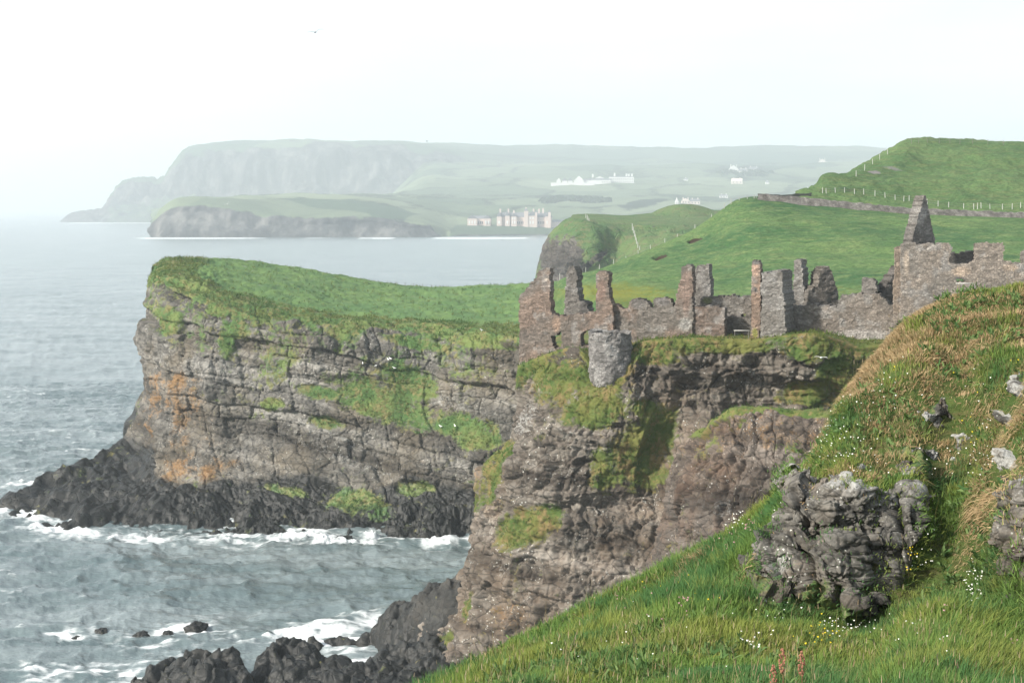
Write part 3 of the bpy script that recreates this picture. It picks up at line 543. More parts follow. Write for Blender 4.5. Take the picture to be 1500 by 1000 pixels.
def farland(name):
    t = NT(name); a = t.attr('mask'); rg = t.sep(a.outputs['Color'])
    n = t.noise(0.01, 6, rough=0.65); n2 = t.noise(0.05, 6, rough=0.7)
    rock = t.ramp(t.math('ADD', t.math('MULTIPLY', t.noise(0.022, 6, t.map((1, 1, 0.3)), 0.7), 0.7), t.math('MULTIPLY', n2, 0.3)), (0.38, (0.012, 0.013, 0.014)), (0.5, (0.05, 0.05, 0.05)), (0.62, (0.15, 0.145, 0.135)))
    gr = t.mix(rg[1], (0.045, 0.08, 0.045), (0.17, 0.205, 0.12)); gr = t.mix(t.math('MULTIPLY', t.step(n, 0.5, 0.7), 0.55), gr, (0.05, 0.075, 0.04))
    gr = t.mix(t.step(t.math('ADD', rg[2], t.math('MULTIPLY', t.math('SUBTRACT', n2, 0.5), 1.2)), 0.35, 0.6), gr, (0.016, 0.03, 0.014))
    c = t.mix(t.step(t.math('ADD', rg[0], t.math('MULTIPLY', t.math('SUBTRACT', n2, 0.5), 1.2)), 0.35, 0.65), rock, gr)
    return t.done(t.bsdf(c, 0.95, 0.1, t.bump(n2, 0.8, 6.0)))
M_farland = farland('far_fields')
finish('far_headland', G, np.stack([g, fcell, np.clip(0.75*hedge*sstep(2.2, 3.0, v)+dark, 0, 1), 0*g], -1), M_farland)

ec = []
for cpx, rows in [
  (88, [(327, 5600), (325, 5640), (324, 5700), (324, 5750), (324, 5800)]), (106, [(327, 5590), (319, 5620), (313, 5680), (311, 5800), (312, 5900)]), (152, [(327, 5580), (318, 5620), (311, 5680), (307.5, 5800), (309, 6000)]),
  (163, [(327, 5580), (312, 5630), (299, 5690), (288, 5760), (290, 6100)]), (182, [(327, 5580), (310, 5630), (292, 5700), (271, 5790), (275, 6200)]),
  (235, [(327, 5580), (305, 5640), (288, 5710), (265, 5800), (272, 6300)]), (252, [(327, 5580), (302, 5640), (283, 5720), (247, 5810), (262, 6400)]), (274, [(327, 5580), (300, 5650), (280, 5730), (221, 5830), (226, 6600)]),
  (322, [(327, 5580), (300, 5650), (278, 5740), (213, 5850), (216, 6800)]), (440, [(327, 5580), (300, 5650), (276, 5740), (211, 5880), (214, 7000)]), (455, [(327, 5580), (300, 5650), (276, 5740), (208.5, 5880), (212, 7000)]),
  (560, [(327, 5580), (300, 5650), (274, 5740), (210, 5900), (213, 7000)]), (640, [(326, 5600), (300, 5680), (272, 5780), (218, 6000), (212, 7000)]),
  (760, [(326, 5600), (300, 5680), (274, 5780), (240, 6200), (215, 7300)]), (870, [(326, 5600), (300, 5680), (276, 5780), (245, 6200), (214, 7500)]),
  (1000, [(326, 5600), (300, 5680), (276, 5780), (246, 6200), (216, 7600)]), (1110, [(326, 5600), (300, 5680), (276, 5780), (246, 6200), (214.5, 7600)]),
  (1300, [(326, 5600), (300, 5680), (276, 5780), (248, 6200), (217, 7600)]), (1650, [(326, 5600), (300, 5680), (276, 5780), (250, 6200), (219, 7600)])]:
    c = [W(cpx, *r) for r in rows]; c[0][2] = -2
    e = c[-1].copy(); e2 = WZ(cpx, e[1]+900, -5 if cpx < 300 else e[2]*0.8)
    ec.append(c+[e2])
G, v, u = sheet(np.swapaxes(np.array(ec), 0, 1), [6, 14, 8, 10, 18, 12, 14, 26, 40, 8, 34, 26, 34, 34, 34, 30, 40, 40], [20, 30, 60, 40, 10])
px, py = proj(G); N = smooth_normals(gnorm(G), 2)
cl = sstep(3.0, 2.6, v)*sstep(760, 600, px)
G = G+N*((34*fbm(G, (70, 70, 260), 4, seed=131)*cl+14*fbm(G, 260, 4, seed=132)*(1-cl))*sstep(0, 0.5, v)*sstep(110, 150, px))[..., None]
G[..., 2] += (15*(fbm(G, (45, 45, 400), 4, ridged=True, seed=135)-0.45)+5*np.sign(fbm(G, (60, 60, 900), 2, seed=136))-3)*sstep(0.5, 2.0, v)*sstep(290, 240, px)*sstep(100, 160, px)
nz1 = fbm(G, (110, 110, 70), 4, seed=133)
g = np.clip(sstep(2.75, 3.1, v+0.25*nz1)+0.55*sstep(2.2, 1.2, v)+sstep(600, 760, px), 0, 1)*sstep(110, 175, px)
fcell, hedge = field_mask(G*0.7, 140)
dark = np.clip(blob(px, py, 720, 258, 120, 12, 0)*0.6, 0, 1)+np.clip(0.8*blob(px, py, 1090, 254, 60, 8, 0), 0, 1)+np.clip(0.8*blob(px, py, 760, 230, 100, 4, 4), 0, 1)+np.clip(0.8*blob(px, py, 1040, 270, 50, 4, -6), 0, 1)
finish('distant_headland', G, np.stack([g, fcell*0.8, np.clip(0.7*hedge*sstep(640, 760, px)+dark, 0, 1), 0*g], -1), M_farland)
# sea stacks on its skyline are separate rocks
for (sx, sb, st, sw) in ((265.5, 236, 226, 1.3), (269, 235, 229, 1.6)):
    b = W(sx, sb+4, 5790); m = MB(); hh = (sb+4-st)/F*5790; ww = sw/F*5790
    m.tube([b, b+np.array([0, 0, hh*0.5]), b+np.array([1, 0, hh*0.8]), b+np.array([0, 0, hh])], [ww, ww*0.8, ww*0.55, ww*0.2], 7)
    o = m.build('rock_stack', M_farland, None, True); tag(o, 'thin rock chimney on the distant skyline, %s of the pair' % ('taller and farther left' if sx < 267 else 'shorter right one'), 'rock')
# ---- wave-worn reef at the foot of the crag
def reef(name, x0, x1, y0, y1, step, spots, label, seed, group=None):
    xs = np.arange(x0, x1, step); ys = np.arange(y0, y1, step)
    X, Y = np.meshgrid(xs, ys); P = np.stack([X, Y, 0*X], -1)
    wob = np.stack([vnoise(P/3.0, seed), vnoise(P/3.0, seed+1), 0*X], -1)*1.0
    Q = P+wob; Z = np.full(X.shape, -2.5)
    for (px_, Y_, py_, rx, ry) in spots:
        t = W(px_, py_, Y_); r2 = ((Q[..., 0]-t[0])/(rx*1.35))**2+((Q[..., 1]-t[1])/(ry*1.1))**2
        Z = np.maximum(Z, -2.5+(t[2]+2.5)*np.clip(1.05-r2, 0, 1.0)**0.8)
    up_ = sstep(-2.4, 0.5, Z)
    f1, f2, c = worley(np.stack([X/1.5, Y/1.5, Z/1.3], -1)+3, seed+3)
    g1, g2, c2 = worley(np.stack([X/0.55, Y/0.55, Z/0.5], -1)+3, seed+4)
    Z = Z+up_*(0.32*(c-0.5)*2*sstep(0, 0.25, f2-f1)+0.12*(c2-0.5)*2*sstep(0, 0.3, g2-g1)-0.25*np.exp(-((f2-f1)/0.12)**2)+0.55*fbm(P, 1.8, 4, seed=seed+5)+0.15*fbm(P, 0.5, 3, seed=seed+8))
    G = np.stack([X, Y, Z], -1)
    G[..., :2] += 0.25*up_[..., None]*np.stack([vnoise(G/0.7, seed+6), vnoise(G/0.7, seed+7)], -1)
    keep = (Z > -2.2); V = G.reshape(-1, 3); f = gridfaces(*X.shape)
    f = f[keep.ravel()[f].any(1)]; used = np.unique(f); mp_ = np.zeros(len(V), int); mp_[used] = np.arange(len(used))
    V = V[used]; mask = np.zeros((len(V), 4)); mask[:, 3] = 0.72+0.4*sstep(2.5, 0.3, V[:, 2])-0.3*sstep(3, 6, V[:, 2])
    o = mk(name, V, mp_[f], M_wet, None, True, {'mask': mask}); SH[name+str(seed)] = V
    return tag(o, label, 'rock', group)
reef('reef', -22, 2, 150, 178, 0.14, [(668, 161, 842, 3.4, 5), (655, 162, 852, 2.6, 5), (638, 164, 862, 2.3, 4), (615, 165, 877, 2.3, 4), (590, 166, 880, 2.0, 3.5), (570, 167, 895, 1.7, 3), (556, 168, 912, 1.4, 3), (535, 168, 930, 2.4, 2.4),
      (640, 158, 925, 4.0, 6), (600, 159, 945, 4.0, 5), (500, 169, 937, 3.6, 1.8), (462, 168, 937, 2.6, 2.0)], 'tall black reef of rough rock running from the castle crag down into the surf', 201)
reef('shore_rock', -29, -1, 142, 163, 0.13, [(425, 157, 932, 2.4, 3), (452, 156, 937, 2.2, 3), (405, 155, 944, 2.0, 3), (480, 155, 962, 2.6, 3), (430, 150, 965, 3.5, 4), (510, 153, 972, 3.0, 3), (555, 153, 975, 3.2, 4), (600, 153, 978, 3.4, 4), (640, 152, 985, 3.5, 4), (500, 148, 985, 6.5, 4), (384, 154, 955, 1.6, 2.5), (570, 148, 990, 5, 4)],
     'broad black rocks in front of the white foam pool, right of the rounded boulder', 221)
reef('shore_rock', -40, -22.5, 143, 160, 0.13, [(293, 152, 951, 2.2, 3), (325, 151, 949, 2.1, 3), (345, 150, 958, 1.8, 3), (258, 151, 966, 2.0, 2.5), (238, 150, 975, 1.5, 2.2), (300, 148, 972, 4.6, 4), (222, 149, 995, 1.8, 2)],
     'big rounded black boulder at the bottom edge, leftmost of the large shore rocks', 241)
def boulder(name, c, rx, ry, rz, mat, seed, mask, label, cat='rock', group=None, sub=4):
    import bmesh
    bm = bmesh.new(); bmesh.ops.create_icosphere(bm, subdivisions=sub, radius=1.0)
    V = np.array([v.co[:] for v in bm.verts]); Fc = np.array([[v.index for v in f.verts] for f in bm.faces]); bm.free()
    f1, f2, cc = worley(V*1.6+seed, seed)
    d = 1+0.28*(cc-0.5)*2*sstep(0, 0.25, f2-f1)+0.22*fbm(V+seed, 0.5, 4, ridged=True, seed=seed)-0.1
    V = V*d[:, None]*np.array([rx, ry, rz])
    k = np.tile(np.asarray(mask, float), (len(V), 1))
    o = mk(name, V, Fc, mat, None, True, {'mask': k}); o.location = [float(x) for x in c]
    SH[name+str(seed)] = V+np.asarray(c)
    if label: tag(o, label, cat, group)
    return o
for i, (bx, by, bw, bh, lab) in enumerate([(288, 918, 32, 13, 'largest of the small black rocks awash off shore, farthest right of them'), (208, 930, 22, 9, 'twin-topped black rock awash in the white water between its two neighbours'),
     (149, 924, 18, 9, 'small pointed black rock awash at the left end of the row'), (112, 932, 20, 4, 'low flat black rock barely above the water, leftmost of all'), (247, 926, 15, 5, 'tiny low black rock between the twin-topped rock and the largest one'),
     (211, 976, 9, 6, 'tiny black rock in the foam just left of the big rounded boulder'), (209, 988, 9, 5, 'tiny black rock in the foam below its twin, beside the big rounded boulder'), (49, 998, 13, 7, 'small black rock poking up at the lower left edge of the water'),
     (503, 789, 26, 10, 'black rock in the breaking surf at the foot of the headland')]):
    Y_ = 108000/(by+bh*0.45-HY); c = W(bx, by+bh*0.45, Y_); c[2] = 0.0; s_ = Y_/F
    boulder('sea_rock', c, bw*0.5*s_, bw*0.5*s_, bh*0.95*s_, M_wet, 300+i, (0, 0, 0, 0.95), lab, 'rock', 'small rocks awash in the sea')

# ---- foreground hill
hl = [
 ((480, 1110, 19), (495, 1100, 23), (505, 1092, 25), (515, 1085, 26.5), (530, 1075, 28)),
 ((600, 1090, 18), (620, 1060, 22), (628, 1040, 24), (635, 1022, 26), (640, 1005, 28.5)),
 ((728, 1085, 17), (748, 1012, 22), (752, 984, 25), (757, 962, 27.5), (760, 938, 29.5)),
 ((862, 1085, 16.5), (882, 980, 22), (887, 935, 25.5), (892, 908, 28), (895, 876, 30)),
 ((985, 1082, 16), (998, 960, 22), (1002, 890, 26), (1006, 854, 28.0), (1010, 816, 30.5)),
 ((1092, 1080, 16), (1100, 935, 23.2), (1104, 874, 25.6), (1108, 818, 26.8), (1112, 748, 30.0)),
 ((1185, 1080, 16), (1190, 940, 23.2), (1188, 888, 25.3), (1184, 736, 26.7), (1180, 692, 29.8)),
 ((1238, 1080, 16), (1240, 950, 23.0), (1240, 910, 24.9), (1238, 714, 26.5), (1232, 600, 31.5)),
 ((1288, 1080, 16), (1290, 940, 23.4), (1290, 880, 25.4), (1290, 722, 26.8), (1280, 528, 33)),
 ((1338, 1080, 15.5), (1340, 890, 24.6), (1340, 810, 25.6), (1338, 690, 27.0), (1332, 474, 34)),
 ((1400, 1080, 15.5), (1400, 880, 24.4), (1400, 750, 26.0), (1399, 590, 29.6), (1395, 434, 34.5)),
 ((1500, 1080, 15), (1500, 940, 22.6), (1500, 710, 24.6), (1500, 570, 28.6), (1500, 419, 34.5)),
 ((1660, 1080, 14), (1660, 940, 22), (1660, 710, 24.4), (1660, 550, 28.5), (1660, 412, 34.5)),
 ((1900, 1080, 14), (1900, 900, 22), (1900, 700, 24.6), (1900, 530, 28.5), (1900, 400, 34)),
 ((2600, 1060, 14), (2600, 880, 22), (2600, 690, 24.6), (2600, 520, 28.5), (2600, 396, 34)), ((3800, 1040, 14), (3800, 860, 22), (3800, 680, 24.6), (3800, 510, 28.5), (3800, 392, 34))]
hcl = []
for pts in hl:
    a = [W(*p) for p in pts]; x0 = a[0][0]; e = a[-1]; lx = max(0.0, -x0)
    cam_rows = [np.array([x0*0.9+(-1.0 if x0 < 0 else 3.0*x0/8), -12, 43.6-lx*0.3]), np.array([x0*0.9, 2, 43.2-lx*0.4]), np.array([x0, 9.5, 41.7-lx*0.4+max(0, a[0][2]-41)*0.4])]
    back = [e+np.array([0.05, 1.5, -0.8]), e+np.array([-0.6, 4.5, -4.5]), e+np.array([-3, 8, -12]), e+np.array([-5, 11, -26])]
    hcl.append(cam_rows+a+back)
G, v, u = sheet(np.swapaxes(np.array(hcl), 0, 1), [20, 26, 28, 28, 28, 28, 28, 28, 28, 28, 34, 30, 16, 24, 20], [8, 10, 14, 60, 60, 60, 60, 12, 12, 8, 5])
px, py = proj(G); N = smooth_normals(gnorm(G), 4)
vis = sstep(2.5, 3.5, v)*sstep(9.5, 8, v)
lump = 0.30*fbm(G, 2.6, 4, seed=151)+0.12*fbm(G, 0.7, 3, seed=152)
steep = sstep(1120, 1220, px)*sstep(4.6, 5.2, v)
G = G+N*((lump*(0.55+0.9*steep))*vis*(1-0.8*sstep(6.3, 7.0, v)))[..., None]
SH['foreground_hill'] = G; HILL = (G.copy(), v.copy(), u.copy())
hm = np.stack([0*v+1, 0*v, np.clip(0.0+0.0*v, 0, 1), 0*v], -1)
kind(mk('foreground_hill', G, gridfaces(*G.shape[:2]), M_hill, None, True, {'mask': hm}), 'structure')

# ---- rock breaking through the slope: a finer copy of the hill's own surface pushed out inside an outline
def inside(poly, x, y):
    r = np.zeros(x.shape, bool); n = len(poly)
    for i in range(n):
        (x0, y0), (x1, y1) = poly[i], poly[(i+1) % n]
        if y0 == y1: continue
        c = ((y0 > y) != (y1 > y)) & (x < (x1-x0)*(y-y0)/(y1-y0)+x0); r ^= c
    return r
def sdist(poly, x, y):
    d = np.full(x.shape, 1e9); n = len(poly)
    for i in range(n):
        (x0, y0), (x1, y1) = poly[i], poly[(i+1) % n]; ex, ey = x1-x0, y1-y0
        t_ = np.clip(((x-x0)*ex+(y-y0)*ey)/(ex*ex+ey*ey+1e-9), 0, 1); d = np.minimum(d, (x-x0-t_*ex)**2+(y-y0-t_*ey)**2)
    return np.sqrt(d)*np.where(inside(poly, x, y), 1, -1)
ROCKS = []
def refine(G, k):
    n = (G.shape[0]-1)*k+1; m = (G.shape[1]-1)*k+1; i = np.linspace(0, G.shape[0]-1, n); j = np.linspace(0, G.shape[1]-1, m)
    i0 = np.minimum(i.astype(int), G.shape[0]-2); j0 = np.minimum(j.astype(int), G.shape[1]-2); a = (i-i0)[:, None, None]; b = (j-j0)[None, :, None]
    return G[i0][:, j0]*(1-a)*(1-b)+G[i0][:, j0+1]*(1-a)*b+G[i0+1][:, j0]*a*(1-b)+G[i0+1][:, j0+1]*a*b
def outcrop(name, poly, hb, ht, k, seed, label, crev=(), lich=0.3, cat='rock outcrop', grp=None, blobs=()):
    H_, v, u = HILL; x, y = proj(H_); P_ = np.array(poly, float); x0, y0 = P_.min(0)-22; x1, y1 = P_.max(0)+22
    m = (x > x0) & (x < x1) & (y > y0) & (y < y1) & (v > 3) & (v < 7.6); rr = np.where(m.any(1))[0]; cc = np.where(m.any(0))[0]
    G = refine(H_[rr[0]:rr[-1]+1, cc[0]:cc[-1]+1], k); N = smooth_normals(gnorm(G), 5*k); px, py = proj(G)
    sd = sdist(poly, px, py)+5*vnoise(G/0.22, seed)+3*vnoise(G/0.09, seed+1)
    top_ = np.interp(px, np.sort(P_[:, 0]), np.zeros(len(P_)))
    yt = np.full(px.shape, 1e9); yb = np.full(px.shape, -1e9)                 # top and foot of the rock in each column
    for i in range(len(poly)):
        (ax, ay), (bx, by) = poly[i], poly[(i+1) % len(poly)]
        if abs(bx-ax) < 1e-6: continue
        w_ = (px-ax)/(bx-ax); ok = (w_ >= 0) & (w_ <= 1); yy = ay+(by-ay)*w_; yt = np.where(ok, np.minimum(yt, yy), yt); yb = np.where(ok, np.maximum(yb, yy), yb)
    t_ = np.clip((yb-py)/np.maximum(yb-yt, 1), 0, 1); nearest = P_[:, 0]
    h = (hb+(ht-hb)*t_**0.8)*sstep(0, 9, sd)-0.35*sstep(0, -9, sd)
    d = 0.05*fbm(G, 0.8, 3, seed=seed)+courses(G, G[..., 0], 0.52, 0.42, 0.13, 0.06, seed+1, 0.10, 0.0)+courses(G, G[..., 0], 0.19, 0.21, 0.055, 0.06, seed+2, 0.06, 0.0)+block_rock(G, N, (0.36, 0.36, 0.3), 0.06, (0.13, 0.13, 0.12), 0.028, 1.0, seed+3, 0.0)+0.02*fbm(G, 0.07, 3, seed=seed+4)
    f = sstep(-4, 10, sd)
    for (x_, y0_, y1_, w_, dep) in crev:
        xx = x_+(py-(y0_+y1_)/2)*0.04+5*vnoise(np.stack([py/26, 0*py, 0*py], -1), seed+7); d = d-dep*np.exp(-((px-xx)/w_)**2)*sstep(y0_-8, y0_+8, py)*sstep(y1_+12, y1_-5, py)
    dirv = N.copy(); dirv[..., 2] *= 0.45; dirv /= np.linalg.norm(dirv, axis=-1, keepdims=True)
    sc_ = min(1.0, (x1-x0)/160.0+0.25)
    G2 = G+dirv*(h+d*f*sc_)[..., None]
    nz = fbm(G2, 0.35, 4, seed=seed+8); nz2 = fbm(G2, 0.9, 3, seed=seed+9)
    pale = lich*(0.5+0.5*sstep(0.72, 0.95, t_))*(1+0.9*nz)+0.5*sstep(0.80, 0.97, t_+0.08*nz)*sstep(-0.5, 0.3, nz2)
    if cat == 'rock': pale = pale+0.22+0.3*nz
    for bl in blobs: pale = np.maximum(pale, (0.62*blob(px, py, *bl)+0.35*nz)*(blob(px, py, *bl) > -0.2))
    g = np.clip(0.75*sstep(0.25, 0.7, nz2)*sstep(0.5, 0.1, t_)+0.8*sstep(6, -2, sd+6*nz), 0, 1)
    keep = sd > -16; fcs = gridfaces(*G2.shape[:2]); fcs = fcs[keep.ravel()[fcs].all(1)]; us = np.unique(fcs); mp_ = np.zeros(G2.shape[0]*G2.shape[1], int); mp_[us] = np.arange(len(us))
    mask = np.stack([g, np.clip(0.22*nz2, 0, 1), np.clip(pale, 0, 1), 0*g], -1).reshape(-1, 4)
    o = mk(name, G2.reshape(-1, 3)[us], mp_[fcs], M_out, None, True, {'mask': mask[us]}); SH[name+str(seed)] = G2; ROCKS.append((poly, G2, sd, t_))
    return tag(o, label, cat, grp)
outcrop('rock_outcrop', [(1099, 866), (1103, 838), (1116, 814), (1132, 784), (1150, 766), (1158, 742), (1162, 704), (1185, 698), (1215, 702), (1245, 711), (1275, 719), (1300, 722), (1316, 712), (1340, 716), (1356, 735), (1350, 775), (1340, 805), (1336, 838), (1318, 860), (1292, 872), (1290, 896), (1268, 913), (1240, 918), (1222, 892), (1195, 884), (1165, 889), (1138, 892), (1113, 887)], 0.38, 0.40, 4, 400,
        'large dark split rock face in the grassy slope, left of the straw-coloured gully', lich=0.24,
        crev=((1196, 735, 885, 3.6, 0.34), (1326, 715, 845, 3.2, 0.3), (1150, 790, 885, 3, 0.2), (1263, 765, 910, 3, 0.2), (1232, 862, 925, 3.5, 0.3), (1288, 730, 800, 2.5, 0.15)), blobs=((1160, 845, 32, 26), (1118, 850, 14, 22), (1250, 872, 7, 8), (1300, 800, 16, 18), (1240, 716, 60, 9)))
outcrop('rock_outcrop', [(1468, 860), (1464, 800), (1470, 750), (1482, 716), (1505, 702), (1560, 690), (1625, 700), (1640, 960), (1525, 950), (1496, 930), (1478, 895)], 0.24, 0.36, 4, 440, 'dark layered rock face at the right edge beyond the straw-coloured gully', lich=0.16, crev=((1490, 720, 900, 4, 0.3),))
for i, (bx, by, bw, bh, lab, lc) in enumerate([(1376, 604, 58, 62, 'white-lichened rock, largest of the patches high in the slope', 0.5), (1348, 668, 60, 40, 'broad white-lichened rock showing just above the split rock face', 0.55), (1406, 648, 40, 36, 'small grey lichened rock right of the broad white-lichened one', 0.35),
      (1400, 588, 32, 16, 'flat pale rock above and right of the largest lichened patch', 0.5), (1474, 612, 34, 40, 'white-topped square rock beneath yellow flowers near the right edge', 0.4), (1474, 678, 52, 44, 'rough pale lichened rock just above the right-hand rock face', 0.55),
      (1396, 678, 20, 12, 'small white rock in the straw-coloured grass', 0.7), (1492, 570, 30, 56, 'grey rock high at the right edge of the slope', 0.4), (1330, 690, 40, 24, 'lichened rock touching the top right of the split rock face', 0.55), (1262, 684, 24, 12, 'little pale rock among white flowers above the split rock face', 0.6)]):
    rg_ = np.random.default_rng(900+i); an = np.sort(rg_.uniform(0, 6.283, 11)); pl = [(bx+bw*0.5*math.cos(a)*rg_.uniform(0.6, 1.15), by+bh*0.5*math.sin(a)*rg_.uniform(0.6, 1.15)) for a in an]
    outcrop('lichened_rock', pl, 0.10, 0.22, 4, 500+10*i, lab, lich=lc, cat='rock')
p_ = hit(1098, 822, 'foreground_hill'); boulder('lichened_stone', p_+np.array([0, 0.05, 0.0]), 0.16, 0.15, 0.15, M_out, 509, (0, 0.1, 0.3, 0), 'lone rounded stone just left of the split rock face', 'stone')

# ------------------------------------------------------------------ sea
ys = [90.0]
while ys[-1] < 42000: ys.append(ys[-1]*(1.0034 if ys[-1] < 420 else 1.012 if ys[-1] < 2500 else 1.05)+0.0)
ys = np.array(ys); us = np.concatenate([np.linspace(-1300, -150, 60)[:-1], np.linspace(-150, 820, 560), np.linspace(820, 2600, 90)[1:]])
U, Yg = np.meshgrid(us, ys); X = (U-750)/F*Yg; G = np.stack([X, Yg, 0*X], -1)
# distance to rock at the waterline, on a plan raster
RX0, RY0, RS = -110.0, 100.0, 0.5; RW, RH = 300, 520
ras = np.full((RH, RW), 1e3)
for n, P in SH.items():
    if n.startswith(('headland', 'castle_crag', 'reef', 'shore_rock', 'sea_rock')):
        P = P.reshape(-1, 3); P = P[np.abs(P[:, 2]) < 0.9]
        ix = ((P[:, 0]-RX0)/RS).astype(int); iy = ((P[:, 1]-RY0)/RS).astype(int); m = (ix >= 0) & (ix < RW) & (iy >= 0) & (iy < RH)
        ras[iy[m], ix[m]] = 0
for _ in range(50):
    for s_, dd in (((1, 0), 1), ((-1, 0), 1), ((0, 1), 1), ((0, -1), 1), ((1, 1), 1.414), ((-1, -1), 1.414), ((1, -1), 1.414), ((-1, 1), 1.414)):
        sh_ = np.full_like(ras, 1e3); a0, a1 = s_
        sh_[max(a0, 0):RH+min(a0, 0), max(a1, 0):RW+min(a1, 0)] = ras[max(-a0, 0):RH+min(-a0, 0), max(-a1, 0):RW+min(-a1, 0)]
        ras = np.minimum(ras, sh_+dd*RS)
fx = (X-RX0)/RS; fy = (Yg-RY0)/RS; inr = (fx > 0) & (fx < RW-2) & (fy > 0) & (fy < RH-2)
ix = np.clip(fx.astype(int), 0, RW-2); iy = np.clip(fy.astype(int), 0, RH-2); tx = fx-ix; ty = fy-iy
dist = ras[iy, ix]*(1-tx)*(1-ty)+ras[iy, ix+1]*tx*(1-ty)+ras[iy+1, ix]*(1-tx)*ty+ras[iy+1, ix+1]*tx*ty
dist = np.where(inr, dist, 99)
# waves: crests roughly across the view, driven ashore from the left
amp = sstep(2200, 300, Yg)
Pw = np.stack([X*0.9+Yg*0.25, Yg*0.97-X*0.25, 0*X], -1)
sw = fbm(Pw, (17, 8.5, 1), 3, ridged=True, seed=160); ch = fbm(Pw, (4.5, 2.3, 1), 3, ridged=True, seed=161); sm = fbm(Pw, (1.3, 0.75, 1), 2, seed=162)
G[..., 2] = amp*(0.42*sw+0.36*ch)+0.09*sm*sstep(600, 250, Yg)
n1 = fbm(G, (7, 5, 3), 4, seed=163); n2 = fbm(G, (1.6, 1.1, 3), 3, seed=164)
foam = 0.8*np.exp(-(dist/1.0)**1.2)*np.clip(0.6+0.5*n2+0.6*n1, 0.15, 1.2)+0.62*np.exp(-dist/5.5)*sstep(-0.25, 0.6, n1)*(0.7+n2)
# drifts of foam carried off the reef
pxs, pys = proj(np.stack([X, Yg, 0*X], -1))
for b in [(330, 935, 150, 13, -3), (120, 985, 190, 14, 2), (470, 930, 110, 14, -6), (40, 716, 90, 10, 4), (560, 940, 70, 14, 0), (430, 925, 160, 22, -8), (250, 955, 120, 16, 4), (515, 962, 50, 9, 0), (330, 795, 260, 9, 1), (620, 795, 100, 8, 0)]:
    foam = foam+np.clip(0.9*blob(pxs, pys, *b)+0.1, 0, 1)*np.clip(0.42+0.55*n1+0.6*n2, 0, 0.95)
cap = sstep(0.78, 1.1, ch+0.35*sw)*sstep(0.1, 0.6, fbm(G, (30, 14, 1), 3, seed=165))
foam = foam+0.5*cap*sstep(2500, 150, Yg)*(0.7+0.6*n2)
for nm, py_sh, x0, x1 in (('D', 349, 215, 900), ('E', 326.5, 100, 260)):
    ysh = 108000/(py_sh-HY); foam = foam+1.3*np.exp(-((Yg-ysh)/(0.022*ysh))**2)*sstep(x0-30, x0+10, U)*sstep(x1+40, x1, U)*np.clip(0.35+1.3*fbm(G, (ysh*0.02, ysh*0.2, 1), 3, seed=166), 0, 1.2)
foam = np.clip(foam, 0, 1)
burst = np.zeros_like(X)
for (bx, by, br, bh_) in [(118, 778, 9, 1.6), (225, 782, 30, 0.9), (330, 786, 22, 0.9), (420, 790, 30, 1.0), (545, 786, 12, 2.6), (505, 792, 30, 1.2), (640, 790, 26, 1.3), (60, 776, 30, 0.9), (470, 792, 16, 1.2)]:
    bb = ((pxs-bx)/br)**2+((pys-by-3)/6.0)**2; burst = burst+0.45*bh_*np.exp(-bb)
G[..., 2] += burst*(0.45+0.55*vnoise(G/0.7, 170)+0.4*vnoise(G/0.3, 171))+0.15*foam*n2*sstep(400, 250, Yg)
foam = np.clip(foam+0.9*np.clip(burst, 0, 1), 0, 1)
t = NT('sea_water'); a = t.attr('mask'); rg = t.sep(a.outputs['Color'])
b1 = t.noise(0.35, 5, t.map((0.6, 1.0, 1)), 0.62); b2 = t.noise(1.6, 4, t.map((0.6, 1.0, 1)), 0.65); b3 = t.noise(0.05, 5, t.map((0.55, 1, 1)), 0.65)
bh = t.math('ADD', t.math('MULTIPLY', b1, 1.4), t.math('ADD', t.math('MULTIPLY', b2, 0.35), t.math('MULTIPLY', b3, 4.0)))
nr = t.bump(bh, 0.7, 0.45)
fn = t.math('ADD', t.math('MULTIPLY', t.noise(1.5, 7, t.map((0.45, 1.0, 1)), 0.78), 0.75), t.math('MULTIPLY', t.voro(0.8, t.map((0.5, 1.0, 1)), 'DISTANCE_TO_EDGE'), -0.6)); fn = t.math('ADD', fn, 0.2)
ff = t.math('MULTIPLY', t.step(t.math('ADD', rg[0], t.math('MULTIPLY', t.math('SUBTRACT', fn, 0.5), 1.7)), 0.15, 1.15), 0.9)
wc = t.mix(t.step(t.noise(0.05, 5, t.map((0.35, 1.5, 1)), 0.6), 0.36, 0.64), (0.095, 0.132, 0.137), (0.185, 0.222, 0.227))
wb_ = t.bsdf(wc, 0.2, 0.5, nr); wb_.inputs['IOR'].default_value = 1.333
fb = t.bsdf((0.80, 0.83, 0.83), 0.9, 0.1, nr)
mxs = t.t.nodes.new('ShaderNodeMixShader'); t.set(mxs.inputs[0], ff); t.t.links.new(wb_.outputs[0], mxs.inputs[1]); t.t.links.new(fb.outputs[0], mxs.inputs[2])
M_sea = t.done(mxs)
kind(mk('sea', G, gridfaces(*G.shape[:2]), M_sea, None, True, {'mask': np.stack([foam, 0*foam, 0*foam, 0*foam], -1)}), 'structure')

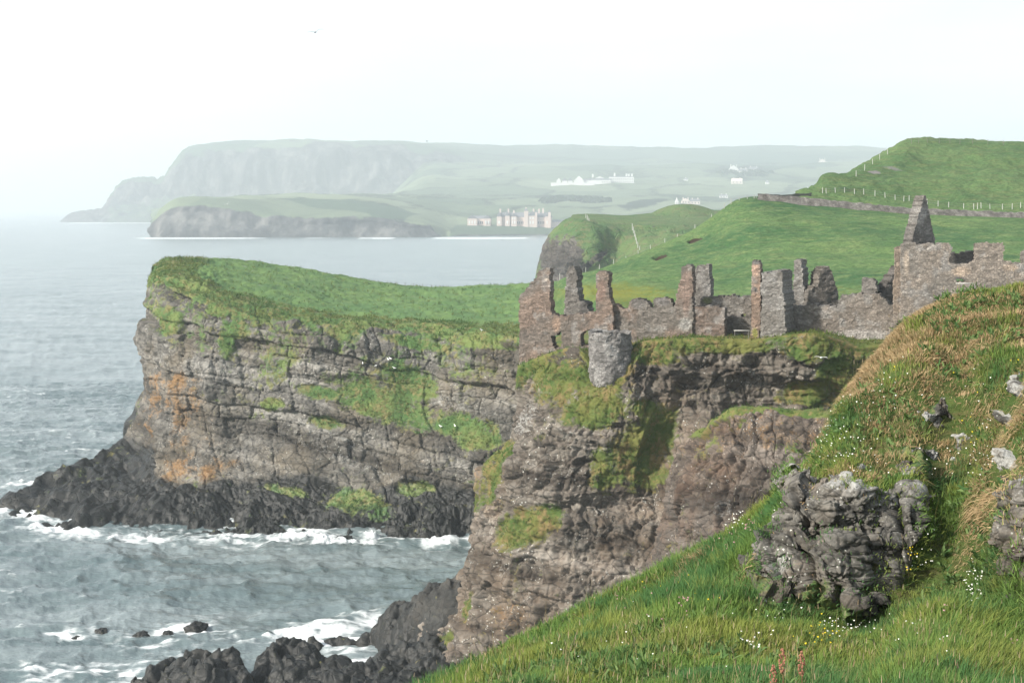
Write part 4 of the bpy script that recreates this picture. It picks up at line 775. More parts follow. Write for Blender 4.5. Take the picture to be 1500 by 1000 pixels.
# ------------------------------------------------------------------ castle
def mason_mat(name):
    t = NT(name); a = t.attr('col')
    n = t.noise(3.0, 5, rough=0.7); n2 = t.noise(9.0, 4, rough=0.7)
    v1 = t.voro(4.4, t.map((1, 1, 1.5)), 'DISTANCE_TO_EDGE'); vc = t.voro(4.4, t.map((1, 1, 1.5)), 'F1', 'Color')
    c = t.mix(0.9, a.outputs['Color'], t.ramp(t.sep(vc)[0], (0.1, 0.72), (0.55, 1.0), (0.95, 1.3)), 'MULTIPLY')
    c = t.mix(t.math('MULTIPLY', t.step(v1, 0.08, 0.01), 0.6), c, (0.09, 0.08, 0.07)); c = t.mix(t.math('MULTIPLY', t.step(n2, 0.58, 0.7), 0.4), c, (0.27, 0.26, 0.24))
    h = t.math('ADD', t.math('MULTIPLY', t.step(v1, 0.0, 0.14), 0.7), t.math('MULTIPLY', n, 0.6))
    return t.done(t.bsdf(c, 0.95, 0.15, t.bump(h, 0.8, 0.05)))
M_stone = mason_mat('rubble_masonry')
LP0 = np.array([0.74, 161.3]); _d = np.array([1.0, -0.41]); LD = _d/np.linalg.norm(_d)
def masonry(name, outline, thick=1.0, off=0.0, holes=(), tone=(0.15, 0.128, 0.112), tint=(0.19, 0.145, 0.12), parent=None, p0=None, d=None, cell=0.12, rough=1.0, spots=(), seed=0, pale=0.0):
    """a ruined wall: an outline read on its own upright plane, filled with small stones through its full thickness"""
    d = LD if d is None else np.asarray(d, float)/np.linalg.norm(d); n = np.array([d[1], -d[0]])
    if n[1] > 0: n = -n
    p = (LP0 if p0 is None else np.asarray(p0, float))+n*off
    def plane(px_, py_):
        r = np.array([(px_-750)/F, 1.0]); t_ = (p@n)/(r@n); q = r*t_; return ((q-p)@d, EYE-(py_-HY)/F*t_)
    poly = [plane(*q) for q in outline]; hs = [[plane(*q) for q in h] for h in holes]; sp = [(plane(x_, y_), plane(x_+rx_, y_-ry_), c_) for x_, y_, rx_, ry_, c_ in spots]
    A = np.array(poly); a0, z0 = A.min(0)-cell; a1, z1 = A.max(0)+cell
    na = int((a1-a0)/cell)+1; nz_ = int((z1-z0)/cell)+1
    ca, cz = np.meshgrid(a0+(np.arange(na)+0.5)*cell, z0+(np.arange(nz_)+0.5)*cell)
    Pn = np.stack([ca+seed*7.1, cz, 0*ca+off], -1)
    ja = ca+0.075*rough*vnoise(Pn/0.4, seed+1); jz = cz+0.11*rough*vnoise(Pn/0.4, seed+2)
    full = inside(poly, ja, jz)
    for h in hs: full &= ~inside(h, ja, jz)
    va, vz = np.meshgrid(a0+np.arange(na+1)*cell, z0+np.arange(nz_+1)*cell)
    Pv = np.stack([va+seed*7.1, vz, 0*va], -1)
    va2 = va+0.05*(h3(*[(Pv[..., k]*50).astype(int) for k in range(3)], 3)-0.5)*2; vz2 = vz+0.05*(h3(*[(Pv[..., k]*50).astype(int) for k in range(3)], 4)-0.5)*2
    row = np.floor(vz/0.27+0.3*vnoise(Pv/1.5, 9)); rh = h3(row.astype(int), row.astype(int)*0+seed, row.astype(int)*0, 5)
    cl_ = np.floor(va/0.46+rh*7); sh_ = h3(row.astype(int), cl_.astype(int), row.astype(int)*0+seed, 6)
    big = fbm(Pv, 2.5, 3, seed=seed+11)
    def pt(dep):
        P = np.zeros(va.shape+(3,)); P[..., 0] = p[0]+d[0]*va2+n[0]*dep; P[..., 1] = p[1]+d[1]*va2+n[1]*dep; P[..., 2] = vz2; return P
    fr = pt(0.045*(sh_-0.5)*2*rough+0.10*big*rough)
    nl = max(2, int(round(thick/0.35))); layers = [fr]
    for k in range(1, nl+1):
        L_ = pt(-thick*k/nl+(0.09*(sh_-0.5)+0.1*big)*rough*(1 if k == nl else 0))
        jit = 0.06*rough*(vnoise(np.stack([va/0.5, vz/0.5, 0*va+k*1.7+seed], -1), 8))
        L_[..., 2] += jit; L_[..., 0] += d[0]*jit; L_[..., 1] += d[1]*jit; layers.append(L_)
    M = (na+1)*(nz_+1); V = np.concatenate([L_.reshape(-1, 3) for L_ in layers])
    i = np.arange(M).reshape(nz_+1, na+1); q = np.stack([i[:-1, :-1], i[:-1, 1:], i[1:, 1:], i[1:, :-1]], -1)
    fs = [q[full], q[full][:, ::-1]+M*nl]
    pad = np.pad(full, 1)
    for sh2, e in (((0, -1), (0, 3)), ((0, 1), (1, 2)), ((-1, 0), (0, 1)), ((1, 0), (3, 2))):
        nb = pad[1+sh2[0]:1+sh2[0]+nz_, 1+sh2[1]:1+sh2[1]+na]; m = full & ~nb
        A0, B0 = q[m][:, e[0]], q[m][:, e[1]]
        for k in range(nl): fs.append(np.stack([A0+M*k, B0+M*k, B0+M*(k+1), A0+M*(k+1)], -1))
    f = np.concatenate(fs); used = np.unique(f); mp_ = np.zeros(len(V), int); mp_[used] = np.arange(len(used))
    c = np.asarray(tone)[None, None]*(1-sstep(-0.3, 0.5, big)[..., None])+np.asarray(tint)[None, None]*sstep(-0.3, 0.5, big)[..., None]
    c = 0.92*np.array([1.0, 0.985, 0.95])*c*(0.8+0.4*sh_)[..., None]
    lime = sstep(0.25, 0.8, fbm(Pv, 0.8, 3, seed=seed+15)+pale); c = c*(1-0.55*lime[..., None])+0.55*lime[..., None]*np.array([0.27, 0.26, 0.245])
    foot = sstep(z0+1.3, z0+0.2, vz)*0.4*(0.5+0.5*rh); c = c*(1-foot[..., None])+foot[..., None]*np.array([0.24, 0.23, 0.215])
    for (c0, r0, cc) in sp:
        m = np.clip(1.4*(1-((va-c0[0])/max(abs(r0[0]-c0[0]), 0.05))**2-((vz-c0[1])/max(abs(r0[1]-c0[1]), 0.05))**2), 0, 1)[..., None]; c = c*(1-m)+m*np.asarray(cc)*(0.8+0.4*sh_[..., None])
    cols = np.tile(c.reshape(-1, 3), (nl+1, 1))
    o = mk(name, V[used], mp_[f], M_stone, parent, False, {'col': cols[used]})
    return o
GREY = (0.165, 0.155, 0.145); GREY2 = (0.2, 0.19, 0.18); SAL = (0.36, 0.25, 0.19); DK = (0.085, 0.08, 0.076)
tag(masonry('castle_wall', [(760, 556), (760, 500), (761.5, 433), (768, 427), (776, 417), (784, 408), (787, 399), (793, 396), (800, 394), (805, 393), (806, 400), (806, 436), (808, 461), (826, 462), (870, 457), (872, 454), (873, 432), (874, 401), (877, 398), (888, 397), (891, 402), (892, 436), (895, 444), (898, 447), (898, 530), (850, 530), (800, 540)],
    1.1, 0, holes=[[(806, 491), (814, 490), (823, 486), (823, 508), (812, 511), (809, 500)], [(851, 506), (852, 490), (857, 483), (863, 482), (867, 484), (867, 508)]], seed=1, tint=(0.2, 0.15, 0.122), spots=[(800, 409, 3.5, 2, (0.42, 0.36, 0.3)), (875.5, 413.5, 4, 2, (0.45, 0.4, 0.34)), (815, 475, 7, 14, (0.27, 0.19, 0.14)), (880, 425, 9, 22, (0.21, 0.145, 0.115))]),
    'brown corner wall with two tall broken spikes, an arch and a small window, at the cliff edge', 'castle ruin')
tag(masonry('castle_wall', [(896, 510), (896, 446), (903, 445), (908, 448), (912, 452), (920, 452), (922, 443), (927, 438), (938, 437), (946, 439), (951, 446), (953, 450), (957, 450), (958, 437.5), (970, 436), (983, 436.5), (985, 449), (988, 447), (992, 428), (996, 412), (998, 392), (1001, 389), (1012, 389), (1014.5, 393), (1014.5, 506), (960, 510)],
    1.0, -0.6, seed=2, tone=(0.155, 0.14, 0.126), spots=[(1005, 430, 8, 40, (0.2, 0.145, 0.118)), (935, 445, 14, 9, (0.13, 0.12, 0.11)), (970, 442, 13, 7, (0.135, 0.125, 0.118)), (1004, 475, 12, 12, (0.27, 0.26, 0.24))]),
    'long low castle wall with two rounded merlons and one tall tapering spike at its right end', 'castle ruin')
tag(masonry('castle_wall', [(826, 470), (826, 455), (828, 431), (830, 405), (831, 394), (835, 391), (842, 391), (844, 398), (845.5, 430), (848, 440), (855, 443), (861, 446), (862, 470)], 1.6, -6.5, seed=3, tone=GREY, tint=GREY2, pale=0.25, spots=[(856, 450, 8, 14, DK)]),
    'grey freestanding spike of masonry behind the corner wall, between its two spikes', 'castle ruin')
tag(masonry('castle_wall', [(1014, 470), (1014, 397), (1022, 391), (1031, 388), (1037, 388), (1039.5, 396), (1041, 436), (1041, 470)], 1.2, -4.0, seed=4, tone=GREY2, tint=(0.17, 0.16, 0.15), pale=0.35),
    'pale grey stub of wall with lime patches right behind the tall tapering spike', 'castle ruin')
tag(masonry('castle_wall', [(1013, 512), (1014, 449), (1040, 448), (1061, 450), (1062, 512)], 1.0, -0.9, seed=5, tone=(0.14, 0.115, 0.1), tint=(0.165, 0.125, 0.105)),
    'low red-brown wall panel right of the tall tapering spike', 'castle ruin')
tag(masonry('castle_wall', [(1018, 500), (1020, 440), (1026, 435), (1060, 433), (1080, 434), (1101, 434), (1102, 510), (1060, 510)], 1.0, -3.2, holes=[[(1086, 460), (1093, 457), (1092, 465), (1087, 466)]], seed=6, tone=GREY, tint=(0.15, 0.135, 0.12), pale=0.2, spots=[(1036, 440, 9, 6, (0.12, 0.13, 0.06))]),
    'recessed grey wall with a putlog hole, left of the narrow salmon-topped pillar', 'castle ruin')
tag(masonry('castle_wall', [(1099, 516), (1100, 480), (1101, 440), (1101, 400), (1100.5, 388), (1102, 384), (1106, 381.5), (1112, 382), (1114, 386), (1114, 440), (1113, 500), (1109, 518)], 0.9, 0.6, seed=7, tone=(0.19, 0.155, 0.13), tint=(0.25, 0.18, 0.14), spots=[(1106, 395, 8, 12, SAL), (1107, 424, 4, 5, DK), (1107, 384, 8, 4, (0.14, 0.135, 0.13)), (1106, 488, 5, 9, (0.2, 0.2, 0.05))]),
    'narrow pillar topped with salmon-coloured stone beside the square tower stump', 'castle ruin')
tag(masonry('tower_stump', [(1114, 500), (1115, 402), (1122, 398), (1130, 399), (1138, 396), (1145, 397), (1146, 404), (1148, 440), (1150, 470), (1151, 498), (1140, 502)], 4.2, 1.3, seed=8, tone=GREY2, tint=(0.17, 0.158, 0.145), pale=0.2),
    'square grey tower stump standing forward of the wall, right of the salmon-topped pillar', 'castle ruin')
tag(masonry('castle_wall', [(1146, 520), (1148, 449), (1165, 447), (1180, 447), (1200, 444), (1226, 450), (1232, 432), (1262, 430), (1285, 431), (1296, 437), (1302, 447), (1318, 445), (1326, 438), (1332, 520), (1240, 520)], 1.0, -2.2, holes=[[(1196, 449), (1197, 444), (1201, 441), (1205, 443), (1206, 449)]], seed=9, tone=(0.16, 0.148, 0.135), tint=(0.19, 0.165, 0.145), pale=0.12, spots=[(1270, 495, 60, 14, (0.3, 0.28, 0.26))]),
    'long low wall right of the square tower stump, with a pale rubble foot and a tiny arch', 'castle ruin')
tag(masonry('castle_wall', [(1158, 462), (1160, 430), (1163, 412), (1163, 384), (1166, 381), (1173, 381), (1174.5, 384), (1176, 405), (1178, 428), (1181, 462)], 2.4, -6.5, seed=10, tone=GREY, tint=GREY2, pale=0.2),
    'thin upright spike of wall just right of the square tower stump', 'castle ruin')
tag(masonry('castle_wall', [(1183, 462), (1184, 428), (1193, 420), (1197, 424), (1199, 408), (1203, 397), (1208, 391), (1214, 390.5), (1218, 396), (1224, 416), (1229, 432), (1231, 462)], 1.6, -7.5, seed=11, tone=(0.13, 0.12, 0.11), tint=(0.15, 0.135, 0.12), d=(1, 0.35), p0=LP0+LD*32),
    'dark pointed fragment of wall with broad foot, right of the thin upright spike', 'castle ruin')
tag(masonry('castle_wall', [(1262, 445), (1262, 414), (1264, 408), (1280, 407.5), (1283.5, 410), (1284, 445)], 1.4, -4.4, seed=12, tone=GREY, tint=GREY),
    'small square block of masonry standing on the low wall, nearest the gabled house', 'castle ruin')
tag(masonry('castle_wall', [(1288, 452), (1291, 434), (1298, 420), (1306, 408), (1313, 398), (1319, 388), (1321, 452)], 1.2, -7.5, seed=13, tone=DK, tint=(0.11, 0.1, 0.095), d=(1, 0.55), p0=LP0+LD*40),
    'dark sloping wall climbing to the left corner of the gabled house', 'castle ruin')
# round turret
def turret():
    c = W(894, 485, 152.4); bot = W(894, 576, 152.4); r0 = 1.98; na, nz_ = 110, 64
    th = np.linspace(0, 2*math.pi, na+1); zz = np.linspace(0, 1, nz_+1); TH, ZZ = np.meshgrid(th, zz)
    hz = bot[2]+(c[2]-bot[2])*ZZ; P = np.stack([np.cos(TH)*r0, np.sin(TH)*r0, hz], -1)
    row = np.floor(hz/0.25); rh = h3(row.astype(int), row.astype(int)*0, row.astype(int)*0, 5); cl_ = np.floor((TH % (2*math.pi))*r0/0.42+rh*5); s_ = h3(row.astype(int), cl_.astype(int), row.astype(int)*0+77, 6)
    rr = r0*(1.0+0.03*np.sin(ZZ*3.0))+0.09*(s_-0.5)+0.13*fbm(P, 1.2, 3, seed=180)-0.3*sstep(0.4, 0.0, ZZ)-0.12*sstep(0.5, 1.0, fbm(P, 1.0, 3, seed=185)+0.5)
    topj = 0.22*fbm(P, 0.8, 3, seed=181)*sstep(0.9, 1.0, ZZ)
    V = np.stack([c[0]+rr*np.cos(TH), c[1]+rr*np.sin(TH), hz+topj], -1)
    inner = np.stack([c[0]+(rr[-1]-0.5)*np.cos(th), c[1]+(rr[-1]-0.5)*np.sin(th), hz[-1]+topj[-1]-0.15], -1); low = inner.copy(); low[:, 2] -= 0.6; cen = low.copy(); cen[:, :2] = c[:2]
    V = np.concatenate([V, inner[None], low[None], cen[None]], 0)
    big = fbm(P, 1.6, 3, seed=182); lime = sstep(0.15, 0.8, big+0.2)
    col_ = 0.8*np.array(GREY2)[None, None]*(0.7+0.6*s_)[..., None]; col_ = col_*(1-0.5*lime[..., None])+0.5*lime[..., None]*np.array([0.36, 0.35, 0.33])
    col_ = np.concatenate([col_, col_[-1:], col_[-1:]*0.7, col_[-1:]*0.6], 0)
    return mk('round_turret', V, gridfaces(nz_+4, na+1), M_stone, None, False, {'col': col_})
tag(turret(), 'round grey turret stump bulging from the crag below the castle wall', 'turret')
# gabled house
hp = W(1322, 440, 143.5)[:2]; HD = np.array([1.0, -0.16])
house = empty('ruined_house', (hp[0], hp[1], 33.5)); house_parts = []
tag(house, 'ruined gabled house of squared grey stone, tallest part of the castle, at the right', 'castle ruin')
kw = dict(p0=hp, d=HD)
house_parts.append(masonry('front_wall', [(1320, 470), (1320, 358), (1335, 356), (1360, 357), (1386, 356), (1392, 359), (1394, 366), (1391, 376), (1391, 385), (1409, 386), (1427, 385), (1427, 360), (1430, 356), (1450, 355), (1470, 356), (1471, 362), (1468, 384), (1480, 383), (1497, 384), (1497, 369), (1500, 366), (1560, 366), (1560, 470)], 0.9, 0, seed=20, tone=(0.2, 0.18, 0.16), tint=(0.24, 0.205, 0.175), rough=0.6,
    spots=[(1328, 385, 5, 22, (0.34, 0.28, 0.22)), (1408, 398, 16, 9, (0.32, 0.25, 0.19)), (1480, 392, 14, 6, (0.33, 0.26, 0.2)), (1405, 408, 9, 4, DK)], holes=[[(1400, 412), (1402, 408), (1411, 408), (1412, 412)]], **kw))
house_parts.append(masonry('side_wall', [(1309, 470), (1311, 363), (1316, 361), (1323, 362), (1323, 470)], 0.8, -5.0, seed=21, tone=(0.26, 0.21, 0.17), tint=(0.28, 0.225, 0.18), rough=0.7, **kw))
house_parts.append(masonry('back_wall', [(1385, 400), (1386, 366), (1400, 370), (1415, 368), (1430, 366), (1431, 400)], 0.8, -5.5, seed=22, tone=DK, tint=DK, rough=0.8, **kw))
gp = W(1334, 356, 143.8)[:2]
house_parts.append(masonry('gable', [(1333, 372), (1336, 354), (1341, 332), (1347, 308), (1352.5, 290), (1354, 287.5), (1356, 288), (1358, 297), (1363, 322), (1369.5, 351), (1371, 372)], 1.15, -0.2, seed=23, tone=(0.13, 0.122, 0.116), tint=(0.15, 0.14, 0.13), p0=gp, d=(0.86, 0.51), rough=0.7))
for o in house_parts: o.location = (-hp[0], -hp[1], -33.5); o.parent = house
M_wood = plain('bleached_wood', (0.55, 0.54, 0.5)); M_post = plain('white_post', (0.42, 0.42, 0.39)); M_dpost = plain('weathered_post', (0.16, 0.15, 0.13)); M_wire = plain('fence_wire', (0.2, 0.2, 0.2), 0.5)
for (a_, b_, y_, Y_, lab) in ((1075, 1098, 484, 150.0, 'pale plank rail across the recess beside the salmon-topped pillar'), (1400, 1426, 415, 141.0, 'pale plank rail at the foot of the gabled house')):
    p, q = W(a_, y_, Y_), W(b_, y_, Y_-0.3); r = empty('handrail', (p+q)/2-np.array([0, 0, 0.5])); tag(r, lab, 'rail')
    m = MB(); m.tube([p, q], 0.032, 8); e = m.build('rail', M_wood, r, True); e.location = -Vector(r.location)
    for s_ in (0.06, 0.94):
        c = p+(q-p)*s_; m = MB(); m.tube([c-np.array([0, 0, 0.8]), c], 0.035, 6); e = m.build('post', M_dpost, r); e.location = -Vector(r.location)
# ------------------------------------------------------------------ roadside walls
def dry_wall(name, pts, h0, th, label, mat, seed):
    """a drystone wall following points on the ground"""
    P = np.array(pts); seg = np.linalg.norm(np.diff(P, axis=0), axis=1); s = np.concatenate([[0], np.cumsum(seg)]); n = int(s[-1]/0.5)
    q = np.linspace(0, s[-1], n); C = np.stack([np.interp(q, s, P[:, k]) for k in range(3)], -1)
    t_ = np.gradient(C, axis=0); t_[:, 2] = 0; t_ /= np.linalg.norm(t_, axis=1, keepdims=True); nn = np.stack([t_[:, 1], -t_[:, 0], 0*q], -1)
    prof = [(-th/2, -0.6), (-th/2, 0.2), (-th/2*0.95, 0.6), (-th/2*0.8, 1.0), (0, 1.06), (th/2*0.8, 1.0), (th/2*0.95, 0.6), (th/2, 0.2), (th/2, -0.6)]
    V = np.stack([C+nn*o_+np.array([0, 0, 1.0])*(z_*h0) for o_, z_ in prof], 0)
    V = V+0.09*np.stack([vnoise(V/0.5, seed), vnoise(V/0.5, seed+1), vnoise(V/0.5, seed+2)], -1); V[3:6, :, 2] += 0.12*vnoise(np.stack([q/0.9, 0*q, 0*q], -1), seed+4)
    k = h3(np.floor(q/0.8).astype(int)[None]+0*np.arange(len(prof))[:, None], np.arange(len(prof))[:, None]+0*q.astype(int)[None], 0*q.astype(int)[None]+0*np.arange(len(prof))[:, None], seed)
    c = np.array([0.17, 0.158, 0.15])*(0.55+0.95*k)[..., None]
    o = mk(name, V, gridfaces(len(prof), n), mat, None, False, {'col': c}); return tag(o, label, 'wall')
wp = [(1110, 292), (1150, 296.5), (1200, 301.5), (1260, 307), (1330, 314), (1400, 317), (1500, 321), (1600, 325)]
dry_wall('stone_wall', [W(x, y, 306.5-(x-1110)*0.018) for x, y in wp], 1.15, 0.6, 'long low grey stone wall along the near side of the road across the pasture', M_stone, 610)
dk = NT('shaded_wall'); M_shadewall = dk.done(dk.bsdf(dk.mix(dk.noise(2.0, 5), (0.02, 0.024, 0.022), (0.055, 0.058, 0.05)), 0.95, 0.1))  # far wall stands in shade; that shade is put into this near-black colour
dry_wall('stone_wall', [W(1113, 292.5, 313.5), W(1130, 293.2, 314.0), W(1155, 292.8, 314.5), W(1188, 290.5, 315)], 1.0, 0.6, 'short dark wall on the far side of the road where it tops the rise', M_shadewall, 630)

# ------------------------------------------------------------------ fences
def fence(label, posts, h, r, mat, wire=True, lean=0.06, srcs=('grassy_hill',), cat='fence'):
    P = [hit(x, y, *srcs) if len(q) == 0 else W(x, y, q[0]) for x, y, *q in posts]
    root = empty('fence', P[0]); tag(root, label, cat); tops = []
    for i, p in enumerate(P):
        tp = p+np.array([random.uniform(-lean, lean)*h, random.uniform(-lean, lean)*h, h*random.uniform(0.9, 1.08)]); tops.append(tp)
        m = MB(); m.tube([p-np.array([0, 0, 0.35]), p+(tp-p)*0.5, tp], [r, r*0.95, r*0.85], 6); e = m.build('post', mat, root); e.location = (-root.location[0], -root.location[1], -root.location[2])
    if wire:
        m = MB()
        for f_ in (0.45, 0.85): 
            for a_, b_, c_, d_ in zip(P[:-1], tops[:-1], P[1:], tops[1:]): m.tube([a_+(b_-a_)*f_, c_+(d_-c_)*f_], 0.012, 3)
        e = m.build('wire', M_wire, root); e.location = (-root.location[0], -root.location[1], -root.location[2])
    return root
cx = lambda x: 960+x/2.778
fence('row of short white posts along the bank above the road', [(cx(x), 190+(y+11)/2.778) for x, y in [(680, 240), (697, 241), (735, 240), (773, 240), (815, 245), (855, 248), (897, 252), (932, 258), (975, 268), (1010, 272), (1030, 272), (1105, 285), (1150, 292), (1195, 297), (1250, 304), (1292, 306), (1310, 305), (1322, 304), (1365, 304), (1410, 306), (1452, 307), (1485, 300), (1497, 304)]], 1.1, 0.075, M_post)
fence('white posts climbing the left end of the pasture to the start of the roadside wall', [(1061, 306, 307.5), (1071, 299.5, 307.5), (1083, 297.5, 307.5), (1095, 295, 307.5), (1105, 294, 307.5), (1108, 294, 307.8)], 1.1, 0.075, M_post)
fence('thin line of posts down the left skyline of the pasture', [(1042, 321, 307), (1018, 337, 305.5), (992, 350, 304.5), (974, 358, 303.5), (953, 366, 302.5), (935, 374, 302), (917, 383, 301.5), (899, 388, 300.5), (878, 395, 300), (858, 400, 299.5), (838, 404, 298.5), (820, 408, 298)], 1.0, 0.07, M_post)
fence('old leaning fence up the grassy face of the next cliff', [(937, 368, 604), (934.5, 362, 606), (932.5, 356, 610), (931, 350, 614), (929.5, 345, 618), (928, 340, 622), (926.5, 336, 626)], 2.1, 0.16, M_post, srcs=('coast_cliff',))
fence('short fence at the top of the next cliff', [(863, 326, 640), (861.5, 323, 650), (860, 320.5, 662), (858, 318.5, 680)], 1.8, 0.14, M_post)
fence('faint fence posts on the crest of the grassy hill', [(1335, 208), (1346, 207), (1360, 206.5), (1376, 207), (1391, 207.5), (1407, 208.5), (1424, 209), (1445, 209.5), (1470, 210)], 1.3, 0.06, M_dpost)
fence('faint fence climbing the left slope of the grassy hill', [(1255, 256), (1266, 247), (1277, 238), (1288, 231), (1298, 224)], 1.3, 0.08, M_post)
fence('low dark fence along the back edge of the headland', [(x, 387+(x-370)*0.0+max(0, (x-372))**0.62*1.18, 303+min(8, (x-370)*0.06)) for x in range(372, 780, 13)], 0.95, 0.06, M_dpost)

# ------------------------------------------------------------------ far buildings
M_white = plain('white_render', (0.66, 0.66, 0.64), var=0.03, sc=0.05); M_pink = plain('pinkish_stone', (0.56, 0.46, 0.41), var=0.1, sc=0.05); M_slate = plain('slate_roof', (0.16, 0.165, 0.175), var=0.15, sc=0.1)
M_glass = plain('dark_window', (0.06, 0.07, 0.08), 0.2, 0.5); M_tan = plain('tan_render', (0.66, 0.58, 0.52), var=0.05, sc=0.05); M_sash = plain('white_window', (0.66, 0.66, 0.64), 0.4)
def place(root, bits):
    for b in bits: b.parent = root
def windows(root, x0, x1, n, z0, z1, y, mat, w_=None):
    wd = w_ or (x1-x0)/n*0.5
    for i in range(n):
        c = x0+(x1-x0)*(i+0.5)/n; MB().box(c-wd/2, c+wd/2, y-0.35, y+0.2, z0, z1).build('window', mat, root)
# mansion: local x across the view in photo pixels times s_
mp0 = hit(748, 328.5, 'far_headland'); ms = mp0[1]/F; r = empty('mansion', mp0-np.array([0, 0, 3])); r.rotation_euler = (0, 0, 0)
tag(r, 'long pinkish stone mansion with gables and turrets beside the far shore', 'mansion')
X_ = lambda px_: (px_-748)*ms
def blk(nm, a, b, zt, dep=14, y=0, mat=M_pink, zb=-4): return MB().box(X_(a), X_(b), y, y+dep, zb, 3+zt*ms).build(nm, mat, r)
def rf(a, b, zt, zr, dep=14, y=0, along='x', ov=0.0): return MB().gable(X_(a)-0.6, X_(b)+0.6, y-0.6, y+dep+0.6, 3+zt*ms+0.02, 3+zr*ms, along, ov).build('roof', M_slate, r)
blk('wall', 686, 721, 11); rf(686, 721, 11, 15, ov=6); blk('wing', 686, 700, 11, 18, -6); rf(686, 700, 11, 16, 18, -6, 'y'); blk('wing', 710, 720, 11, 18, -5); rf(710, 720, 11, 16, 18, -5, 'y')
blk('wall', 729, 810, 13, 20); rf(729, 810, 13, 20, 20, ov=5)
for a, b, z, zr in ((729, 736, 14, 21), (741, 748, 15, 21), (750, 758, 14, 19), (775, 788, 15, 22), (800, 807, 14, 20)): blk('wing', a, b, z, 18, -6); rf(a, b, z, zr, 18, -6, 'y')
for a, b, z in ((769, 775, 22), (785, 788, 20), (804, 808, 20)):
    blk('tower', a, b, z, 8, -7); MB().gable(X_(a)-0.3, X_(b)+0.3, -7.3, 1.3, 3+z*ms+0.02, 3+(z+3.5)*ms, 'x', 3.0).build('roof', M_slate, r)
for a, z in ((734, 25), (746, 25), (754, 23), (772, 27), (783, 25), (791, 25), (797, 26)): 
    MB().box(X_(a)-1.4, X_(a)+1.4, 8, 11, 3+12*ms, 3+z*ms).build('chimney', M_pink, r)
blk('wing', 808, 832, 6, 12, 2); rf(808, 832, 6, 9, 12, 2, ov=3)
for a, b, n in ((687, 699, 3), (711, 719, 2), (730, 735, 1), (742, 747, 1), (751, 757, 2), (776, 784, 2), (801, 804, 1)): windows(r, X_(a), X_(b), n, 3+3.0*ms, 3+7.5*ms, -6.0 if a > 700 or a < 690 else 0, M_sash)
windows(r, X_(758.5), X_(768.5), 4, 3+3*ms, 3+6.5*ms, 0, M_glass); windows(r, X_(789), X_(799), 4, 3+3*ms, 3+6.5*ms, 0, M_glass); windows(r, X_(701), X_(709), 3, 3+3*ms, 3+6.5*ms, 0, M_glass)
windows(r, X_(751), X_(757), 2, 3+9.5*ms, 3+12.5*ms, -6, M_sash); windows(r, X_(776), X_(784), 2, 3+10*ms, 3+13*ms, -6, M_sash)
# hotel
h0 = hit(880, 266, 'far_headland'); hs_ = h0[1]/F; r = empty('hotel', h0-np.array([0, 0, 4])); tag(r, 'long white hotel with gabled outbuildings on the far hillside', 'hotel')
X_ = lambda px_: (px_-880)*hs_
def blk(nm, a, b, zt, dep=20, y=0, mat=M_white, zb=-8): return MB().box(X_(a), X_(b), y, y+dep, zb, 4+zt*hs_).build(nm, mat, r)
def rf(a, b, zt, zr, dep=20, y=0, along='x', ov=0.0, mat=M_slate): return MB().gable(X_(a)-0.5, X_(b)+0.5, y-0.5, y+dep+0.5, 4+zt*hs_+0.02, 4+zr*hs_, along, ov).build('roof', mat, r)
blk('wall', 892, 928, 9.5, 24); rf(892, 928, 9.5, 11.0, 24, ov=6); blk('wall', 866, 894, 5, 22, -10); rf(866, 894, 5, 7.5, 22, -10); blk('wing', 872, 884, 8, 20, 2); rf(872, 884, 8, 10.5, 20, 2, 'y', mat=M_white)
for a, b, z, zr in ((815, 821, 4, 8), (823, 830, 4, 9), (831, 838, 4, 9.5)): blk('outbuilding', a, b, z, 22, -4); rf(a, b, z, zr, 22, -4, 'y', mat=M_slate if a > 820 else M_white)
blk('outbuilding', 840, 855, 4, 26, -6); rf(840, 855, 4, 11, 26, -6, 'y', mat=M_white); blk('terrace_wall', 806, 870, 1.2, 3, -16); blk('wing', 855, 868, 4.5, 12, 4); rf(855, 868, 4.5, 7, 12, 4)
for a, z in ((868, 14), (900, 15.5), (917.5, 14.5), (921, 14.3), (925.5, 14.5)): MB().box(X_(a)-2.4, X_(a)+2.4, 10, 13, 4+9*hs_, 4+z*hs_).build('chimney', M_white, r)
windows(r, X_(893), X_(927), 11, 4+1.5*hs_, 4+3.6*hs_, 0, M_glass, 1.9); windows(r, X_(893), X_(927), 11, 4+5.4*hs_, 4+7.6*hs_, 0, M_glass, 1.9); windows(r, X_(880), X_(893), 4, 4+1*hs_, 4+3*hs_, -10, M_glass, 1.8)
